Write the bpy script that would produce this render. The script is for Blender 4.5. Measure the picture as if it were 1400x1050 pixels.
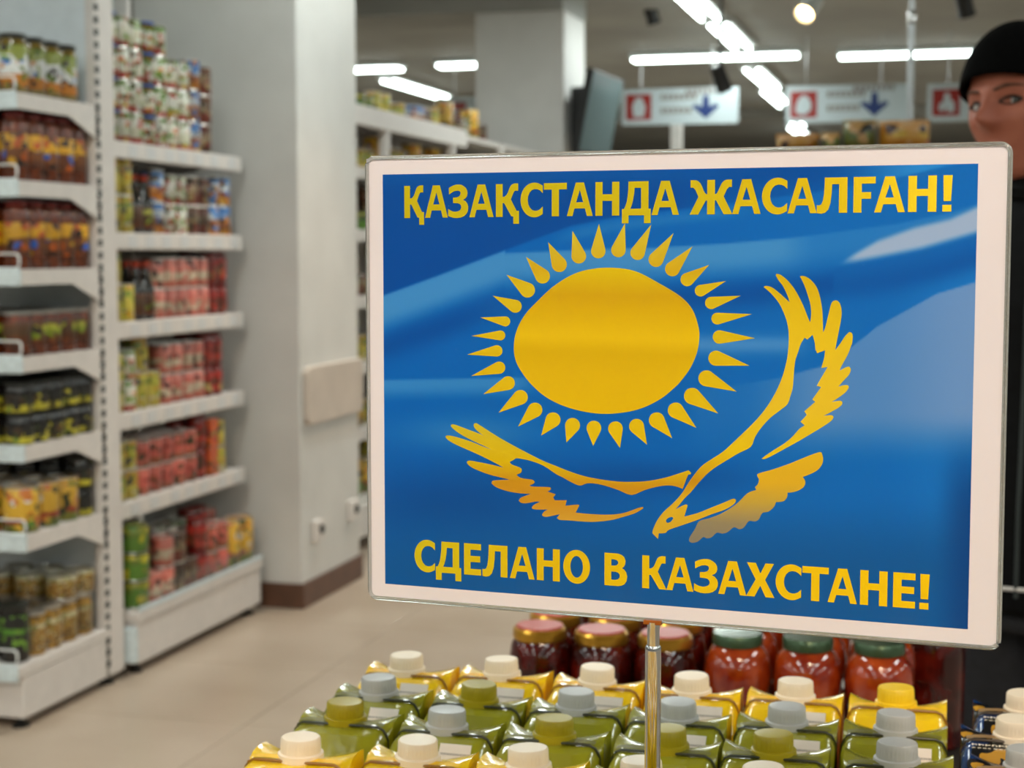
import bpy, bmesh, math, random
from mathutils import Vector, Matrix
from mathutils.geometry import tessellate_polygon

random.seed(7)
for o in list(bpy.data.objects):
    bpy.data.objects.remove(o)
SC = bpy.context.scene
COL = SC.collection
PI = math.pi

# ------------------------------------------------------------------ camera
F, CAMH, YAW, PITCH = 2245.0, 1.32, math.radians(15), math.atan(180 / 2245)
FWD = Vector((-math.sin(YAW) * math.cos(PITCH), math.cos(YAW) * math.cos(PITCH), -math.sin(PITCH)))
RIGHT = Vector((math.cos(YAW), math.sin(YAW), 0))
UP = RIGHT.cross(FWD)
CAM = Vector((0, 0, CAMH))
cd = bpy.data.cameras.new('camera')
cam = bpy.data.objects.new('camera', cd)
COL.objects.link(cam)
cam.matrix_world = Matrix.Translation(CAM) @ Matrix((RIGHT, UP, -FWD)).transposed().to_4x4()
cd.sensor_width = 36
cd.lens = 36 * F / 1400
cd.clip_start = .05
cd.clip_end = 200
cd.dof.use_dof = True
cd.dof.focus_distance = 1.06
cd.dof.aperture_fstop = 10.8
SC.camera = cam

def ray(px, py): return FWD + RIGHT * ((px - 700) / F) - UP * ((py - 525) / F)
def atx(px, py, x): r = ray(px, py); return CAM + r * (x / r.x)
def aty(px, py, y): r = ray(px, py); return CAM + r * (y / r.y)
def atz(px, py, z): r = ray(px, py); return CAM + r * ((z - CAMH) / r.z)

# ------------------------------------------------------------------ world, exposure
w = bpy.data.worlds.new('world'); SC.world = w; w.use_nodes = True
w.node_tree.nodes['Background'].inputs[0].default_value = (.55, .58, .6, 1)
w.node_tree.nodes['Background'].inputs[1].default_value = .2
vs = SC.view_settings
vs.view_transform = 'Standard'; vs.look = 'None'; vs.gamma = 1; vs.exposure = 0.3
vs.use_curve_mapping = False
LAMP_W = 19.0        # watts of one fluorescent fixture
SPOT_W = 52.0        # watts of one warm track spot

# ------------------------------------------------------------------ helpers
def lin(c):
    return tuple(((v / 255) / 12.92 if v / 255 <= .04045 else ((v / 255 + .055) / 1.055) ** 2.4) for v in c[:3])
def L4(c): return (*lin(c), 1)

def mat(name, col, rough=.5, metal=0, coat=0, spec=.5, emit=None, es=0, trans=0):
    m = bpy.data.materials.new(name); m.use_nodes = True
    b = m.node_tree.nodes['Principled BSDF']
    b.inputs['Base Color'].default_value = L4(col)
    b.inputs['Roughness'].default_value = rough
    b.inputs['Metallic'].default_value = metal
    b.inputs['Coat Weight'].default_value = coat
    b.inputs['Coat Roughness'].default_value = .08
    b.inputs['Specular IOR Level'].default_value = spec
    b.inputs['Transmission Weight'].default_value = trans
    if emit:
        b.inputs['Emission Color'].default_value = L4(emit); b.inputs['Emission Strength'].default_value = es
    return m

def N(m, t, **k):
    n = m.node_tree.nodes.new(t)
    for a, v in k.items(): setattr(n, a, v)
    return n
def LK(m, a, b): m.node_tree.links.new(a, b)
def BS(m): return m.node_tree.nodes['Principled BSDF']

def ramp(m, fac, stops, const=False):
    r = N(m, 'ShaderNodeValToRGB'); e = r.color_ramp.elements
    r.color_ramp.interpolation = 'CONSTANT' if const else 'LINEAR'
    while len(e) < len(stops): e.new(.5)
    for el, (p, c) in zip(e, stops): el.position = p; el.color = L4(c)
    LK(m, fac, r.inputs[0]); return r.outputs[0]

def mixc(m, fac, a, b):
    x = N(m, 'ShaderNodeMix', data_type='RGBA')
    if isinstance(fac, float): x.inputs[0].default_value = fac
    else: LK(m, fac, x.inputs[0])
    for i, v in ((6, a), (7, b)):
        if isinstance(v, tuple): x.inputs[i].default_value = L4(v)
        else: LK(m, v, x.inputs[i])
    return x.outputs[2]

def grain(m, col, amt=.12, scale=40, rough=None):
    """faint procedural mottling on a plain colour"""
    tc = N(m, 'ShaderNodeTexCoord'); no = N(m, 'ShaderNodeTexNoise'); no.inputs['Scale'].default_value = scale
    no.inputs['Detail'].default_value = 4
    LK(m, tc.outputs['Object'], no.inputs['Vector'])
    dark = tuple(v * (1 - amt) for v in col); lite = tuple(min(255, v * (1 + amt)) for v in col)
    LK(m, ramp(m, no.outputs[0], [(.3, dark), (.7, lite)]), BS(m).inputs['Base Color'])
    return m
def gmat(name, col, rough=.5, amt=.06, scale=30, **k): return grain(mat(name, col, rough, **k), col, amt, scale)

def label_mat(name, bands, blots, scale=28, thr=.33, rough=.35, coat=.3):
    """printed label: horizontal bands of colour with blobs of print; each item shifted at random"""
    m = mat(name, (200, 200, 200), rough, coat=coat)
    tc = N(m, 'ShaderNodeTexCoord'); oi = N(m, 'ShaderNodeObjectInfo')
    sp = N(m, 'ShaderNodeSeparateXYZ'); LK(m, tc.outputs['Generated'], sp.inputs[0])
    wob = N(m, 'ShaderNodeTexNoise'); wob.inputs['Scale'].default_value = 14
    add = N(m, 'ShaderNodeVectorMath', operation='ADD'); LK(m, tc.outputs['Object'], add.inputs[0])
    cx = N(m, 'ShaderNodeMath', operation='MULTIPLY'); LK(m, oi.outputs['Random'], cx.inputs[0]); cx.inputs[1].default_value = 7.3
    LK(m, cx.outputs[0], add.inputs[1]); LK(m, add.outputs[0], wob.inputs['Vector'])
    ma = N(m, 'ShaderNodeMath', operation='MULTIPLY_ADD'); LK(m, wob.outputs[0], ma.inputs[0]); ma.inputs[1].default_value = .25
    sb = N(m, 'ShaderNodeMath', operation='SUBTRACT'); LK(m, sp.outputs[2], sb.inputs[0]); sb.inputs[1].default_value = .125
    LK(m, sb.outputs[0], ma.inputs[2])
    base = ramp(m, ma.outputs[0], bands, True); bl = ramp(m, ma.outputs[0], blots, True)
    vo = N(m, 'ShaderNodeTexVoronoi'); vo.inputs['Scale'].default_value = scale; LK(m, add.outputs[0], vo.inputs['Vector'])
    lt = N(m, 'ShaderNodeMath', operation='LESS_THAN'); LK(m, vo.outputs['Distance'], lt.inputs[0]); lt.inputs[1].default_value = thr
    vo2 = N(m, 'ShaderNodeTexVoronoi'); vo2.inputs['Scale'].default_value = scale * 2.3; LK(m, add.outputs[0], vo2.inputs['Vector'])
    sc2 = N(m, 'ShaderNodeSeparateColor'); LK(m, vo2.outputs['Color'], sc2.inputs[0])
    g3 = N(m, 'ShaderNodeMath', operation='GREATER_THAN'); LK(m, sc2.outputs[0], g3.inputs[0]); g3.inputs[1].default_value = .68
    fine = ramp(m, sc2.outputs[1], [(0, tuple(v * .35 for v in blots[0][1])), (.3, bands[-1][1]), (.55, blots[-1][1]), (.8, bands[0][1])], True)
    hs = N(m, 'ShaderNodeHueSaturation'); mrr = N(m, 'ShaderNodeMapRange'); mrr.inputs[3].default_value = .62; mrr.inputs[4].default_value = 1.08
    LK(m, oi.outputs['Random'], mrr.inputs[0]); LK(m, mrr.outputs[0], hs.inputs['Value'])
    LK(m, mixc(m, g3.outputs[0], mixc(m, lt.outputs[0], base, bl), fine), hs.inputs['Color']); LK(m, hs.outputs[0], BS(m).inputs['Base Color'])
    return m

class MB:
    def __init__(s): s.v = []; s.f = []
    def add(s, vs, fs):
        o = len(s.v); s.v += [tuple(p) for p in vs]; s.f += [tuple(i + o for i in f) for f in fs]; return s
    def box(s, x0, x1, y0, y1, z0, z1):
        return s.add([(x, y, z) for z in (z0, z1) for y in (y0, y1) for x in (x0, x1)],
                     [(0, 2, 3, 1), (4, 5, 7, 6), (0, 1, 5, 4), (2, 6, 7, 3), (0, 4, 6, 2), (1, 3, 7, 5)])
    def lathe(s, prof, n=20, c=(0, 0, 0), cap=True, rib=0):
        vs = []; fs = []
        for k, (r, z) in enumerate(prof):
            for i in range(n):
                a = 2 * PI * i / n; rr = r - (rib if (i % 2 and rib and 0 < k < len(prof) - 1) else 0)
                vs.append((c[0] + rr * math.cos(a), c[1] + rr * math.sin(a), c[2] + z))
        for k in range(len(prof) - 1):
            for i in range(n):
                j = (i + 1) % n; fs.append((k * n + i, k * n + j, (k + 1) * n + j, (k + 1) * n + i))
        if cap:
            fs.append(tuple(range(n - 1, -1, -1))); fs.append(tuple((len(prof) - 1) * n + i for i in range(n)))
        return s.add(vs, fs)
    def tube(s, pts, r, n=8, closed=False):
        pts = [Vector(p) for p in pts]; m = len(pts); vs = []; fs = []
        for k, p in enumerate(pts):
            a = pts[k - 1] if (k or closed) else p; b = pts[(k + 1) % m] if (k < m - 1 or closed) else p
            t = (b - a).normalized(); q = Vector((0, 0, 1)) if abs(t.z) < .9 else Vector((1, 0, 0))
            u = t.cross(q).normalized(); v = t.cross(u)
            rr = r[k] if isinstance(r, (list, tuple)) else r
            for i in range(n):
                an = 2 * PI * i / n; vs.append(p + (u * math.cos(an) + v * math.sin(an)) * rr)
        for k in range(m if closed else m - 1):
            k2 = (k + 1) % m
            for i in range(n):
                j = (i + 1) % n; fs.append((k * n + i, k * n + j, k2 * n + j, k2 * n + i))
        if not closed: fs.append(tuple(range(n - 1, -1, -1))); fs.append(tuple((m - 1) * n + i for i in range(n)))
        return s.add(vs, fs)
    def prism(s, poly, axis, a0, a1):
        """extrude a 2D polygon along an axis ('x': poly is (y,z); 'y': poly is (x,z); 'z': (x,y))"""
        n = len(poly)
        def P(p, a): return {'x': (a, p[0], p[1]), 'y': (p[0], a, p[1]), 'z': (p[0], p[1], a)}[axis]
        vs = [P(p, a0) for p in poly] + [P(p, a1) for p in poly]
        fs = [tuple(range(n)), tuple(range(2 * n - 1, n - 1, -1))] + [(i, n + i, n + (i + 1) % n, (i + 1) % n) for i in range(n)]
        return s.add(vs, fs)
    def mesh(s, name, smooth=False, bevel=0, fix=True):
        me = bpy.data.meshes.new(name); me.from_pydata(s.v, [], s.f)
        bm = bmesh.new(); bm.from_mesh(me)
        if fix: bmesh.ops.recalc_face_normals(bm, faces=bm.faces)
        if bevel:
            bmesh.ops.bevel(bm, geom=[e for e in bm.edges if len(e.link_faces) == 2 and e.calc_face_angle() > .6],
                            offset=bevel, segments=2, affect='EDGES', profile=.5, clamp_overlap=True)
        bm.to_mesh(me); bm.free()
        if smooth:
            me.shade_smooth()
            try: me.set_sharp_from_angle(angle=math.radians(40))
            except Exception: pass
        return me
    def obj(s, name, m, parent=None, smooth=False, bevel=0, loc=None, rot=None, fix=True):
        return link(name, s.mesh(name, smooth, bevel, fix), m, parent, loc, rot)

def link(name, me, m=None, parent=None, loc=None, rot=None):
    if m is not None and not me.materials: me.materials.append(m)
    o = bpy.data.objects.new(name, me); COL.objects.link(o)
    if parent: o.parent = parent
    if loc: o.location = loc
    if rot: o.rotation_euler = rot
    return o
def tag(o, label=None, cat=None, group=None, kind=None):
    for k, v in (('label', label), ('category', cat), ('group', group), ('kind', kind)):
        if v: o[k] = v
    return o
def thing(name, label, cat, loc=(0, 0, 0), rz=0, group=None):
    o = bpy.data.objects.new(name, None); COL.objects.link(o); o.empty_display_size = .05
    o.location = loc; o.rotation_euler = (0, 0, rz)
    return tag(o, label, cat, group)
def struct(o): o['kind'] = 'structure'; return o
class Kind:
    """a product: list of parts (name, mesh), placed any number of times with shared meshes"""
    def __init__(s, name, cat, parts): s.name, s.cat, s.parts = name, cat, parts
    def put(s, loc, label, group, rz=0, tilt=0):
        t = thing(s.name, label, s.cat, loc, rz, group)
        if tilt: t.rotation_euler = (tilt, 0, rz)
        for n, me in s.parts: link(n, me, None, t)
        return t
def part(name, mb, m, smooth=True, bevel=0):
    me = mb.mesh(name, smooth, bevel); me.materials.append(m); return (name, me)

# ------------------------------------------------------------------ materials
M = {}
M['paint'] = gmat('wall_paint', (205, 204, 200), .6, .03, 3)
M['ceil'] = gmat('ceiling_paint', (150, 150, 145), .8, .06, 1.2)
M['base'] = gmat('baseboard_brown', (92, 62, 46), .45, .12, 12)
M['white'] = gmat('shelf_white', (214, 208, 203), .4, .02, 20)
M['rail'] = gmat('price_rail', (205, 218, 222), .3, .05, 60)
M['tag'] = mat('price_tag_paper', (203, 203, 203), .4)
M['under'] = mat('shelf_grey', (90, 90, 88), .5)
M['dark'] = mat('dark_slot', (38, 46, 46), .6)
M['black'] = mat('black_plastic', (14, 14, 14), .45)
M['chrome'] = mat('chrome', (205, 205, 205), .09, 1)
M['steel'] = mat('brushed_steel', (175, 178, 180), .3, 1)
M['wire'] = mat('white_wire', (225, 228, 226), .35)
M['tube'] = mat('lamp_tube', (255, 255, 255), .4, emit=(240, 255, 250), es=9)
M['tube'].cycles.emission_sampling = 'NONE'
M['lampbody'] = mat('lamp_housing', (200, 205, 203), .5)
M['warm'] = mat('warm_lamp', (255, 240, 210), .4, emit=(255, 214, 150), es=12)
M['warm'].cycles.emission_sampling = 'NONE'
M['tin'] = mat('tin_lid', (190, 188, 182), .3, .9)
M['gold'] = mat('gold_lid', (196, 148, 52), .28, .8)
def floor_mat(name, tiles):
    m = mat(name, (182, 172, 160), .28)
    tc = N(m, 'ShaderNodeTexCoord'); no = N(m, 'ShaderNodeTexNoise'); no.inputs['Scale'].default_value = 2.2; no.inputs['Detail'].default_value = 6
    ge = N(m, 'ShaderNodeNewGeometry'); LK(m, ge.outputs['Position'], no.inputs['Vector'])
    c = ramp(m, no.outputs[0], [(.3, (172, 154, 134)), (.7, (190, 174, 156))])
    if tiles:
        mp = N(m, 'ShaderNodeMapping'); mp.inputs['Location'].default_value = (1.89, -4.17, 0); LK(m, ge.outputs['Position'], mp.inputs[0])
        br = N(m, 'ShaderNodeTexBrick'); br.offset = 0; br.inputs['Scale'].default_value = 1; br.inputs['Brick Width'].default_value = .62
        br.inputs['Row Height'].default_value = .62; br.inputs['Mortar Size'].default_value = .003
        LK(m, mp.outputs[0], br.inputs[0]); LK(m, c, br.inputs[1]); LK(m, c, br.inputs[2]); br.inputs[3].default_value = L4((150, 138, 122))
        c = br.outputs[0]
    LK(m, c, BS(m).inputs['Base Color']); return m
M['tile'] = floor_mat('floor_tile', False)
M['floor'] = floor_mat('floor_far', True)
M['grout'] = mat('tile_grout', (138, 126, 112), .8)

# ------------------------------------------------------------------ room shell
CEIL = 3.08
X0, X1, Y0, Y1 = -14.0, 9.0, -9.0, 31.0
fl = struct(MB().box(X0, X1, Y0, Y1, -.2, -.004).obj('floor', M['floor']))
tile_me = MB().box(-.3085, .3085, -.3085, .3085, -.004, 0).mesh('tile', bevel=.0012)
for i in range(-6, 7):
    for j in range(-7, 12):
        x, y = -1.89 + .31 + .62 * i, 4.17 + .31 + .62 * j
        if -5.6 < x < 2.3: link('tile', tile_me, M['tile'], fl, (x, y, 0))
struct(MB().box(X0, X1, Y0, Y1, CEIL, CEIL + .15).obj('ceiling', M['ceil']))
struct(MB().box(X0 - .2, X0, Y0, Y1, 0, CEIL).obj('wall_left', M['paint']))
struct(MB().box(X1, X1 + .2, Y0, Y1, 0, CEIL).obj('wall_right', M['paint']))
struct(MB().box(X0, X1, Y1, Y1 + .2, 0, CEIL).obj('wall_back', M['paint']))
struct(MB().box(X0, X1, Y0 - .2, Y0, 0, CEIL).obj('wall_front', M['paint']))
# ceiling beams over the column line
struct(MB().box(X0, -2.487, 10.55, 11.25, 2.9, CEIL).obj('trim_1', M['ceil']))
struct(MB().box(X0, X1, 20.4, 21.0, 2.95, CEIL).obj('trim_2', M['ceil']))
# near column with brown plinth, access panel and two sockets
col1 = thing('column', 'square off-white column with brown skirting beside the shelving', 'column', (-2.635, 5.935, 0))
col1['kind'] = 'structure'
MB().box(-.325, .325, -.325, .29, 0, CEIL).obj('shaft', M['paint'], col1, bevel=.006)
MB().box(-.332, .337, -.337, .298, 0, .093).obj('baseboard_column', M['base'], col1, bevel=.003)
pan = tag(MB().prism([(-.30 + .02, .0), (.27, .0), (.285, .02), (.285, .20), (.27, .215), (-.28, .215), (-.30, .195), (-.30, .02)], 'x', 0, .022)
    .obj('access_panel', gmat('panel_beige', (196, 184, 172), .5, .03, 8), None, bevel=.004, loc=(-2.31, 5.935, .682)),
    'beige rounded cover panel fixed to the side of the column', 'panel')
for k, (yy, zz) in enumerate(((5.735, .235), (6.11, .255))):
    t = thing('wall_socket', ('white socket box low on the column near its front corner', 'white socket box low on the column near the rear edge')[k], 'socket', (-2.31, yy, zz), 0, 'sockets on the column')
    MB().box(0, .03, -.035, .035, 0, .08).obj('box', M['white'], t, bevel=.005)
    MB().lathe([(.018, 0), (.018, .006), (.012, .007)], 12).obj('outlet', M['black'], t, loc=(.03, 0, .045), rot=(0, PI / 2, 0))
# far column
col2 = thing('column', 'grey-white column far behind, carrying a screen', 'column', (-2.79, 10.9, 0)); col2['kind'] = 'structure'
MB().box(-.303, .303, -.3, .32, 0, 2.9).obj('shaft', M['paint'], col2, bevel=.006)
MB().box(-.31, .31, -.307, .327, 0, .09).obj('baseboard_column', M['base'], col2)

# ------------------------------------------------------------------ fluorescent lamps
hm = MB().box(-.75, .75, -.11, .11, 0, .05).mesh('housing', bevel=.006); hm.materials.append(M['lampbody'])
tm = MB().tube([(-.72, 0, 0), (.72, 0, 0)], .014, 10).mesh('lamp_tube', True); tm.materials.append(M['tube'])
AL = bpy.data.lights.new('fluorescent_light', 'AREA'); AL.shape = 'RECTANGLE'; AL.size = 1.42; AL.size_y = .15
AL.energy = LAMP_W; AL.color = (.93, 1.0, .97)
def fluorescent(x, y, rz, label, group, z=3.03, length=1.5):
    t = thing('fluorescent_lamp', label, 'lamp', (x, y, z), rz, group); t.scale = (length / 1.5, 1, 1)
    link('housing', hm, None, t, (0, 0, 0))
    for s in (-.06, .06): link('lamp_tube', tm, None, t, (0, s, -.018))
    a = bpy.data.objects.new('lamp_glow', AL); COL.objects.link(a); a.parent = t; a.location = (0, 0, -.036)
    return t
LRN = 0
for x, y, ln in ((-1.75, 11.38, 1.5), (-1.74, 13.2, 1.55), (-1.85, 16.45, 1.9), (-1.93, 18.6, 1.9), (-2.04, 21.7, 1.9), (-2.15, 23.8, 1.9)):
    LRN += 1; fluorescent(x, y, PI / 2, 'twin-tube fluorescent lamp, %s of the long row running away above the hanging signs' % ('first', 'second', 'third', 'fourth', 'fifth', 'sixth')[LRN - 1], 'receding lamp row', length=ln)
fluorescent(-2.05, 14.5, 0, 'long fluorescent lamp set crosswise above the arrow sign nearest the far column', 'crosswise lamps')
fluorescent(-.39, 14.72, 0, 'crosswise fluorescent lamp behind the thin steel pole', 'crosswise lamps', length=1.25)
fluorescent(-5.55, 14.6, 0, 'crosswise fluorescent lamp partly hidden by the near column', 'crosswise lamps', length=1.2)
fluorescent(-4.0, 14.5, 0, 'crosswise fluorescent lamp partly hidden by the far column', 'crosswise lamps', length=1.2)
fluorescent(-5.45, 16.5, PI / 2, 'slanting-looking fluorescent lamp above the far shelving and red sign', 'side lamp row', length=1.9)
for x in (-9.5, -5.45, -1.78, 2.2, 6):
    for y in (-6.5, -3.5, -.5, 2.5, 5.5, 8.6):
        fluorescent(x, y, PI / 2, 'twin-tube fluorescent lamp on the ceiling over the near aisles', 'near aisle lamps')
for x in (-9.5, 3.5, 6.5):
    for y in (13, 18, 23): fluorescent(x, y, PI / 2, 'twin-tube fluorescent lamp on the ceiling over the far aisles', 'far aisle lamps')

# ------------------------------------------------------------------ track spots
def spot(loc, aim, label, lit, body, power=0, size=60, blend=.6, group='track spotlights'):
    loc = Vector(loc); t = thing('track_spotlight', label, 'spotlight', loc, 0, group)
    q = (Vector(aim) - loc).to_track_quat('-Z', 'Y')
    MB().box(-.05, .05, -.018, .018, CEIL - loc.z - .03, CEIL - loc.z).obj('track_adapter', body, t)
    MB().tube([(0, 0, .03), (0, 0, CEIL - loc.z - .03)], .009).obj('stem', body, t)
    h = MB().lathe([(.03, .08), (.045, .07), (.048, -.07), (.055, -.085), (.047, -.085), (.04, -.05)], 16).obj('lamp_head', body, t, True)
    h.rotation_mode = 'QUATERNION'; h.rotation_quaternion = q
    g = MB().lathe([(.043, -.062), (.03, -.075), (.005, -.08)], 16).obj('bulb', M['warm'] if lit else M['black'], h, True)
    if power:
        l = bpy.data.lights.new('spot_light', 'SPOT'); l.energy = power; l.spot_size = math.radians(size); l.spot_blend = blend
        l.color = (1, .78, .58); l.shadow_soft_size = .045
        a = bpy.data.objects.new('spot_light', l); COL.objects.link(a); a.parent = h; a.location = (0, 0, -.1)
    return t
wh = M['lampbody']
spot((.35, -.35, 2.9), (-.25, 1.45, .9), 'white track spotlight shining warm light on the back of the carton display', True, wh, SPOT_W, 48)
spot((.55, -1.8, 2.9), (-.3, 1.15, .9), 'white track spotlight shining warm light on the front of the carton display', True, wh, SPOT_W * 1.3, 42)
spot((.95, -.5, 2.9), (.02, 1.05, 1.2), 'white track spotlight shining warm light on the poster', True, wh, SPOT_W * .45, 34)
spot((-1.2, .8, 2.9), (-1.6, 4.2, 0), 'white track spotlight shining warm light on the open floor', True, wh, SPOT_W * 1.6, 62)
spot((-1.3, 6.6, 2.9), (-1.7, 5.0, 0), 'white track spotlight shining warm light on the floor by the near column', True, wh, SPOT_W * 1.2, 70)
p = aty(1108, 16, 8.6); spot((p.x, 8.6, p.z + .03), (p.x - .9, 6.4, .8), 'lit warm spotlight hanging from the ceiling over the orange packs', True, wh, SPOT_W * .5)
p = aty(890, 16, 12); spot((p.x, 12, p.z), (p.x + .5, 13, .8), 'unlit black spotlight hanging near the far column', False, M['black'])
p = aty(1318, 2, 10); spot((p.x, 10, p.z), (p.x + .5, 11, .8), 'unlit black spotlight above the person in the beanie', False, M['black'])
p = aty(985, 106, 10.2); spot((p.x, 10.2, p.z), (p.x + .5, 11, .8), 'unlit black spotlight just above an arrow sign', False, M['black'])

# ------------------------------------------------------------------ poster stand
DV = ray(-5252, 347); DV.z = 0; DV = -DV.normalized()
SROT = math.atan2(DV.y, DV.x); SN = Vector((DV.y, -DV.x, 0))
SP0 = CAM + ray(890, 530) * 1.05
TABLE_Z = .705
root_p = CAM + ray(893, 870) * ((SP0 - CAM).dot(SN) / ray(893, 870).dot(SN))
SROOT = Vector((root_p.x, root_p.y, TABLE_Z))
sign = thing('poster_stand', 'blue and yellow flag poster in a clear holder on a chrome pole', 'sign', SROOT, SROT)
def onsign(px, py):
    r = ray(px, py); q = CAM + r * ((SP0 - CAM).dot(SN) / r.dot(SN)) - SROOT
    return (q.dot(DV), q.z)
def flat(name, polys, m, parent, y, col=None):
    """flat printed shape(s) in the poster plane: polys = list of [outline, hole, ...] in local (x, z)"""
    vs = []; fs = []
    for rings in polys:
        rr = [[Vector((a, b, 0)) for a, b in r] for r in rings]
        o = len(vs)
        for r in rr: vs += [(q.x, y, q.y) for q in r]
        for t in tessellate_polygon(rr): fs.append(tuple(i + o for i in t))
    me = bpy.data.meshes.new(name); me.from_pydata(vs, [], fs); me.update()
    return link(name, me, m, parent)
def smooth(pts, n=4, sharp=55):
    """Catmull-Rom through closed pts, keeping sharp corners"""
    m = len(pts); out = []; P = [Vector(p) for p in pts]
    cor = []
    for i in range(m):
        a = P[i] - P[i - 1]; b = P[(i + 1) % m] - P[i]
        cor.append(a.length < 1e-9 or b.length < 1e-9 or math.degrees(a.angle(b)) > sharp)
    for i in range(m):
        p1, p2 = P[i], P[(i + 1) % m]
        p0 = P[i - 1] if not cor[i] else p1 - (p2 - p1) * .5
        p3 = P[(i + 2) % m] if not cor[(i + 1) % m] else p2 + (p2 - p1) * .5
        for k in range(n):
            t = k / n
            out.append(tuple(.5 * ((2 * p1) + (p2 - p0) * t + (2 * p0 - 5 * p1 + 4 * p2 - p3) * t * t + (3 * p1 - p0 - 3 * p2 + p3) * t ** 3)))
    return out
GAIN = 1.12
def print_mat(name, stops, axis='z', rng=(0, 1)):
    m = mat(name, (230, 180, 20), .4, coat=0, spec=.08)
    tc = N(m, 'ShaderNodeTexCoord'); sp = N(m, 'ShaderNodeSeparateXYZ'); LK(m, tc.outputs['Object'], sp.inputs[0])
    no = N(m, 'ShaderNodeTexNoise'); no.inputs['Scale'].default_value = 30; LK(m, tc.outputs['Object'], no.inputs['Vector'])
    mr = N(m, 'ShaderNodeMapRange'); mr.inputs[1].default_value = rng[0]; mr.inputs[2].default_value = rng[1]
    LK(m, sp.outputs['XYZ'.index(axis.upper())], mr.inputs[0])
    ad = N(m, 'ShaderNodeMath', operation='MULTIPLY_ADD'); LK(m, no.outputs[0], ad.inputs[0]); ad.inputs[1].default_value = .06
    LK(m, mr.outputs[0], ad.inputs[2])
    LK(m, ramp(m, ad.outputs[0], [(p_, (c_[0], min(255, c_[1] + (17 if c_[1] > 150 else 8)), c_[2])) for p_, c_ in stops]), BS(m).inputs['Base Color']); return m

# clear holder
HO = [onsign(*q) for q in ((501.5, 213.5), (1386, 192.5), (1368.5, 892), (501, 817.5))]
hx0 = (HO[0][0] + HO[3][0]) / 2; hx1 = (HO[1][0] + HO[2][0]) / 2; hz1 = (HO[0][1] + HO[1][1]) / 2; hz0 = (HO[2][1] + HO[3][1]) / 2
clear = bpy.data.materials.new('clear_acrylic'); clear.use_nodes = True
nt = clear.node_tree; nt.nodes.remove(nt.nodes['Principled BSDF'])
tr = nt.nodes.new('ShaderNodeBsdfTransparent'); gl = nt.nodes.new('ShaderNodeBsdfGlossy'); gl.inputs['Roughness'].default_value = .08
lwt = nt.nodes.new('ShaderNodeLayerWeight'); lwt.inputs[0].default_value = .5
pw = nt.nodes.new('ShaderNodeMath'); pw.operation = 'POWER'; pw.inputs[1].default_value = 4
mad = nt.nodes.new('ShaderNodeMath'); mad.operation = 'MULTIPLY_ADD'; mad.inputs[1].default_value = .5; mad.inputs[2].default_value = .018
mx = nt.nodes.new('ShaderNodeMixShader'); tr.inputs[0].default_value = (.985, .99, .99, 1)
nt.links.new(lwt.outputs['Facing'], pw.inputs[0]); nt.links.new(pw.outputs[0], mad.inputs[0]); nt.links.new(mad.outputs[0], mx.inputs[0])
nt.links.new(tr.outputs[0], mx.inputs[1]); nt.links.new(gl.outputs[0], mx.inputs[2])
nt.links.new(mx.outputs[0], nt.nodes['Material Output'].inputs[0])
edge = mat('acrylic_edge', (215, 218, 216), .12, trans=.75); edge.node_tree.nodes['Principled BSDF'].inputs['IOR'].default_value = 1.45
def rrect(x0, x1, z0, z1, r, n=5):
    o = []
    for cx, cz, a0 in ((x1 - r, z1 - r, 0), (x0 + r, z1 - r, 90), (x0 + r, z0 + r, 180), (x1 - r, z0 + r, 270)):
        for k in range(n + 1):
            a = math.radians(a0 + 90 * k / n); o.append((cx + r * math.cos(a), cz + r * math.sin(a)))
    return o
holder = MB().add([(q[0], -.001, q[1]) for q in rrect(hx0 + .001, hx1 - .001, hz0 + .001, hz1 - .001, .006)], [tuple(range(24))]).obj('cover_sheet', clear, sign)
rim = rrect(hx0 + .0015, hx1 - .0015, hz0 + .0015, hz1 - .0015, .0055)
MB().tube([(a, 0, b) for a, b in rim], .0015, 10, True).obj('holder_rim', edge, sign, True)
MB().prism(rrect(hx0 + .002, hx1 - .002, hz0 + .002, hz1 - .002, .006), 'y', .0004, .0012).obj('back_sheet', clear, sign)
# paper
PO = [onsign(*q) for q in ((503.5, 218), (1377.5, 197.5), (1363, 885.5), (503, 813))]
px0 = (PO[0][0] + PO[3][0]) / 2; px1 = (PO[1][0] + PO[2][0]) / 2; pz1 = (PO[0][1] + PO[1][1]) / 2; pz0 = (PO[2][1] + PO[3][1]) / 2
paper = MB().box(px0, px1, -.0001, .0003, pz0, pz1).obj('poster_paper', gmat('paper_white', (238, 231, 239), .4, .01, 8, spec=.3), sign)
# flag print
def sstep(a, b, x):
    t = max(0, min(1, (x - a) / (b - a))); return t * t * (3 - 2 * t)
def interp(x, pts):
    if x <= pts[0][0]: return pts[0][1]
    for (a, b), (c, d) in zip(pts, pts[1:]):
        if x <= c: return b + (d - b) * (x - a) / (c - a)
    return pts[-1][1]
def lerp3(a, b, t): return tuple(p + (q - p) * t for p, q in zip(a, b))
def gauss(x, y, cx, cy, sx, sy): return math.exp(-((x - cx) / sx) ** 2 - ((y - cy) / sy) ** 2)
AC = [(520, 405), (600, 376), (690, 342), (780, 309), (840, 297), (900, 289), (960, 283), (1060, 270), (1160, 256), (1240, 240), (1340, 215)]
BC = [(690, 346), (800, 341), (900, 338), (1000, 332), (1080, 325), (1150, 316), (1230, 305), (1300, 290), (1340, 277)]
UC = [(1140, 362), (1165, 346), (1200, 326), (1250, 308), (1300, 296), (1340, 278)]
WC = [(1140, 364), (1200, 353), (1260, 341), (1340, 318)]
KC = [(930, 533), (1000, 527), (1060, 518), (1120, 502), (1160, 478), (1200, 446), (1280, 402), (1340, 384)]
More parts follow.
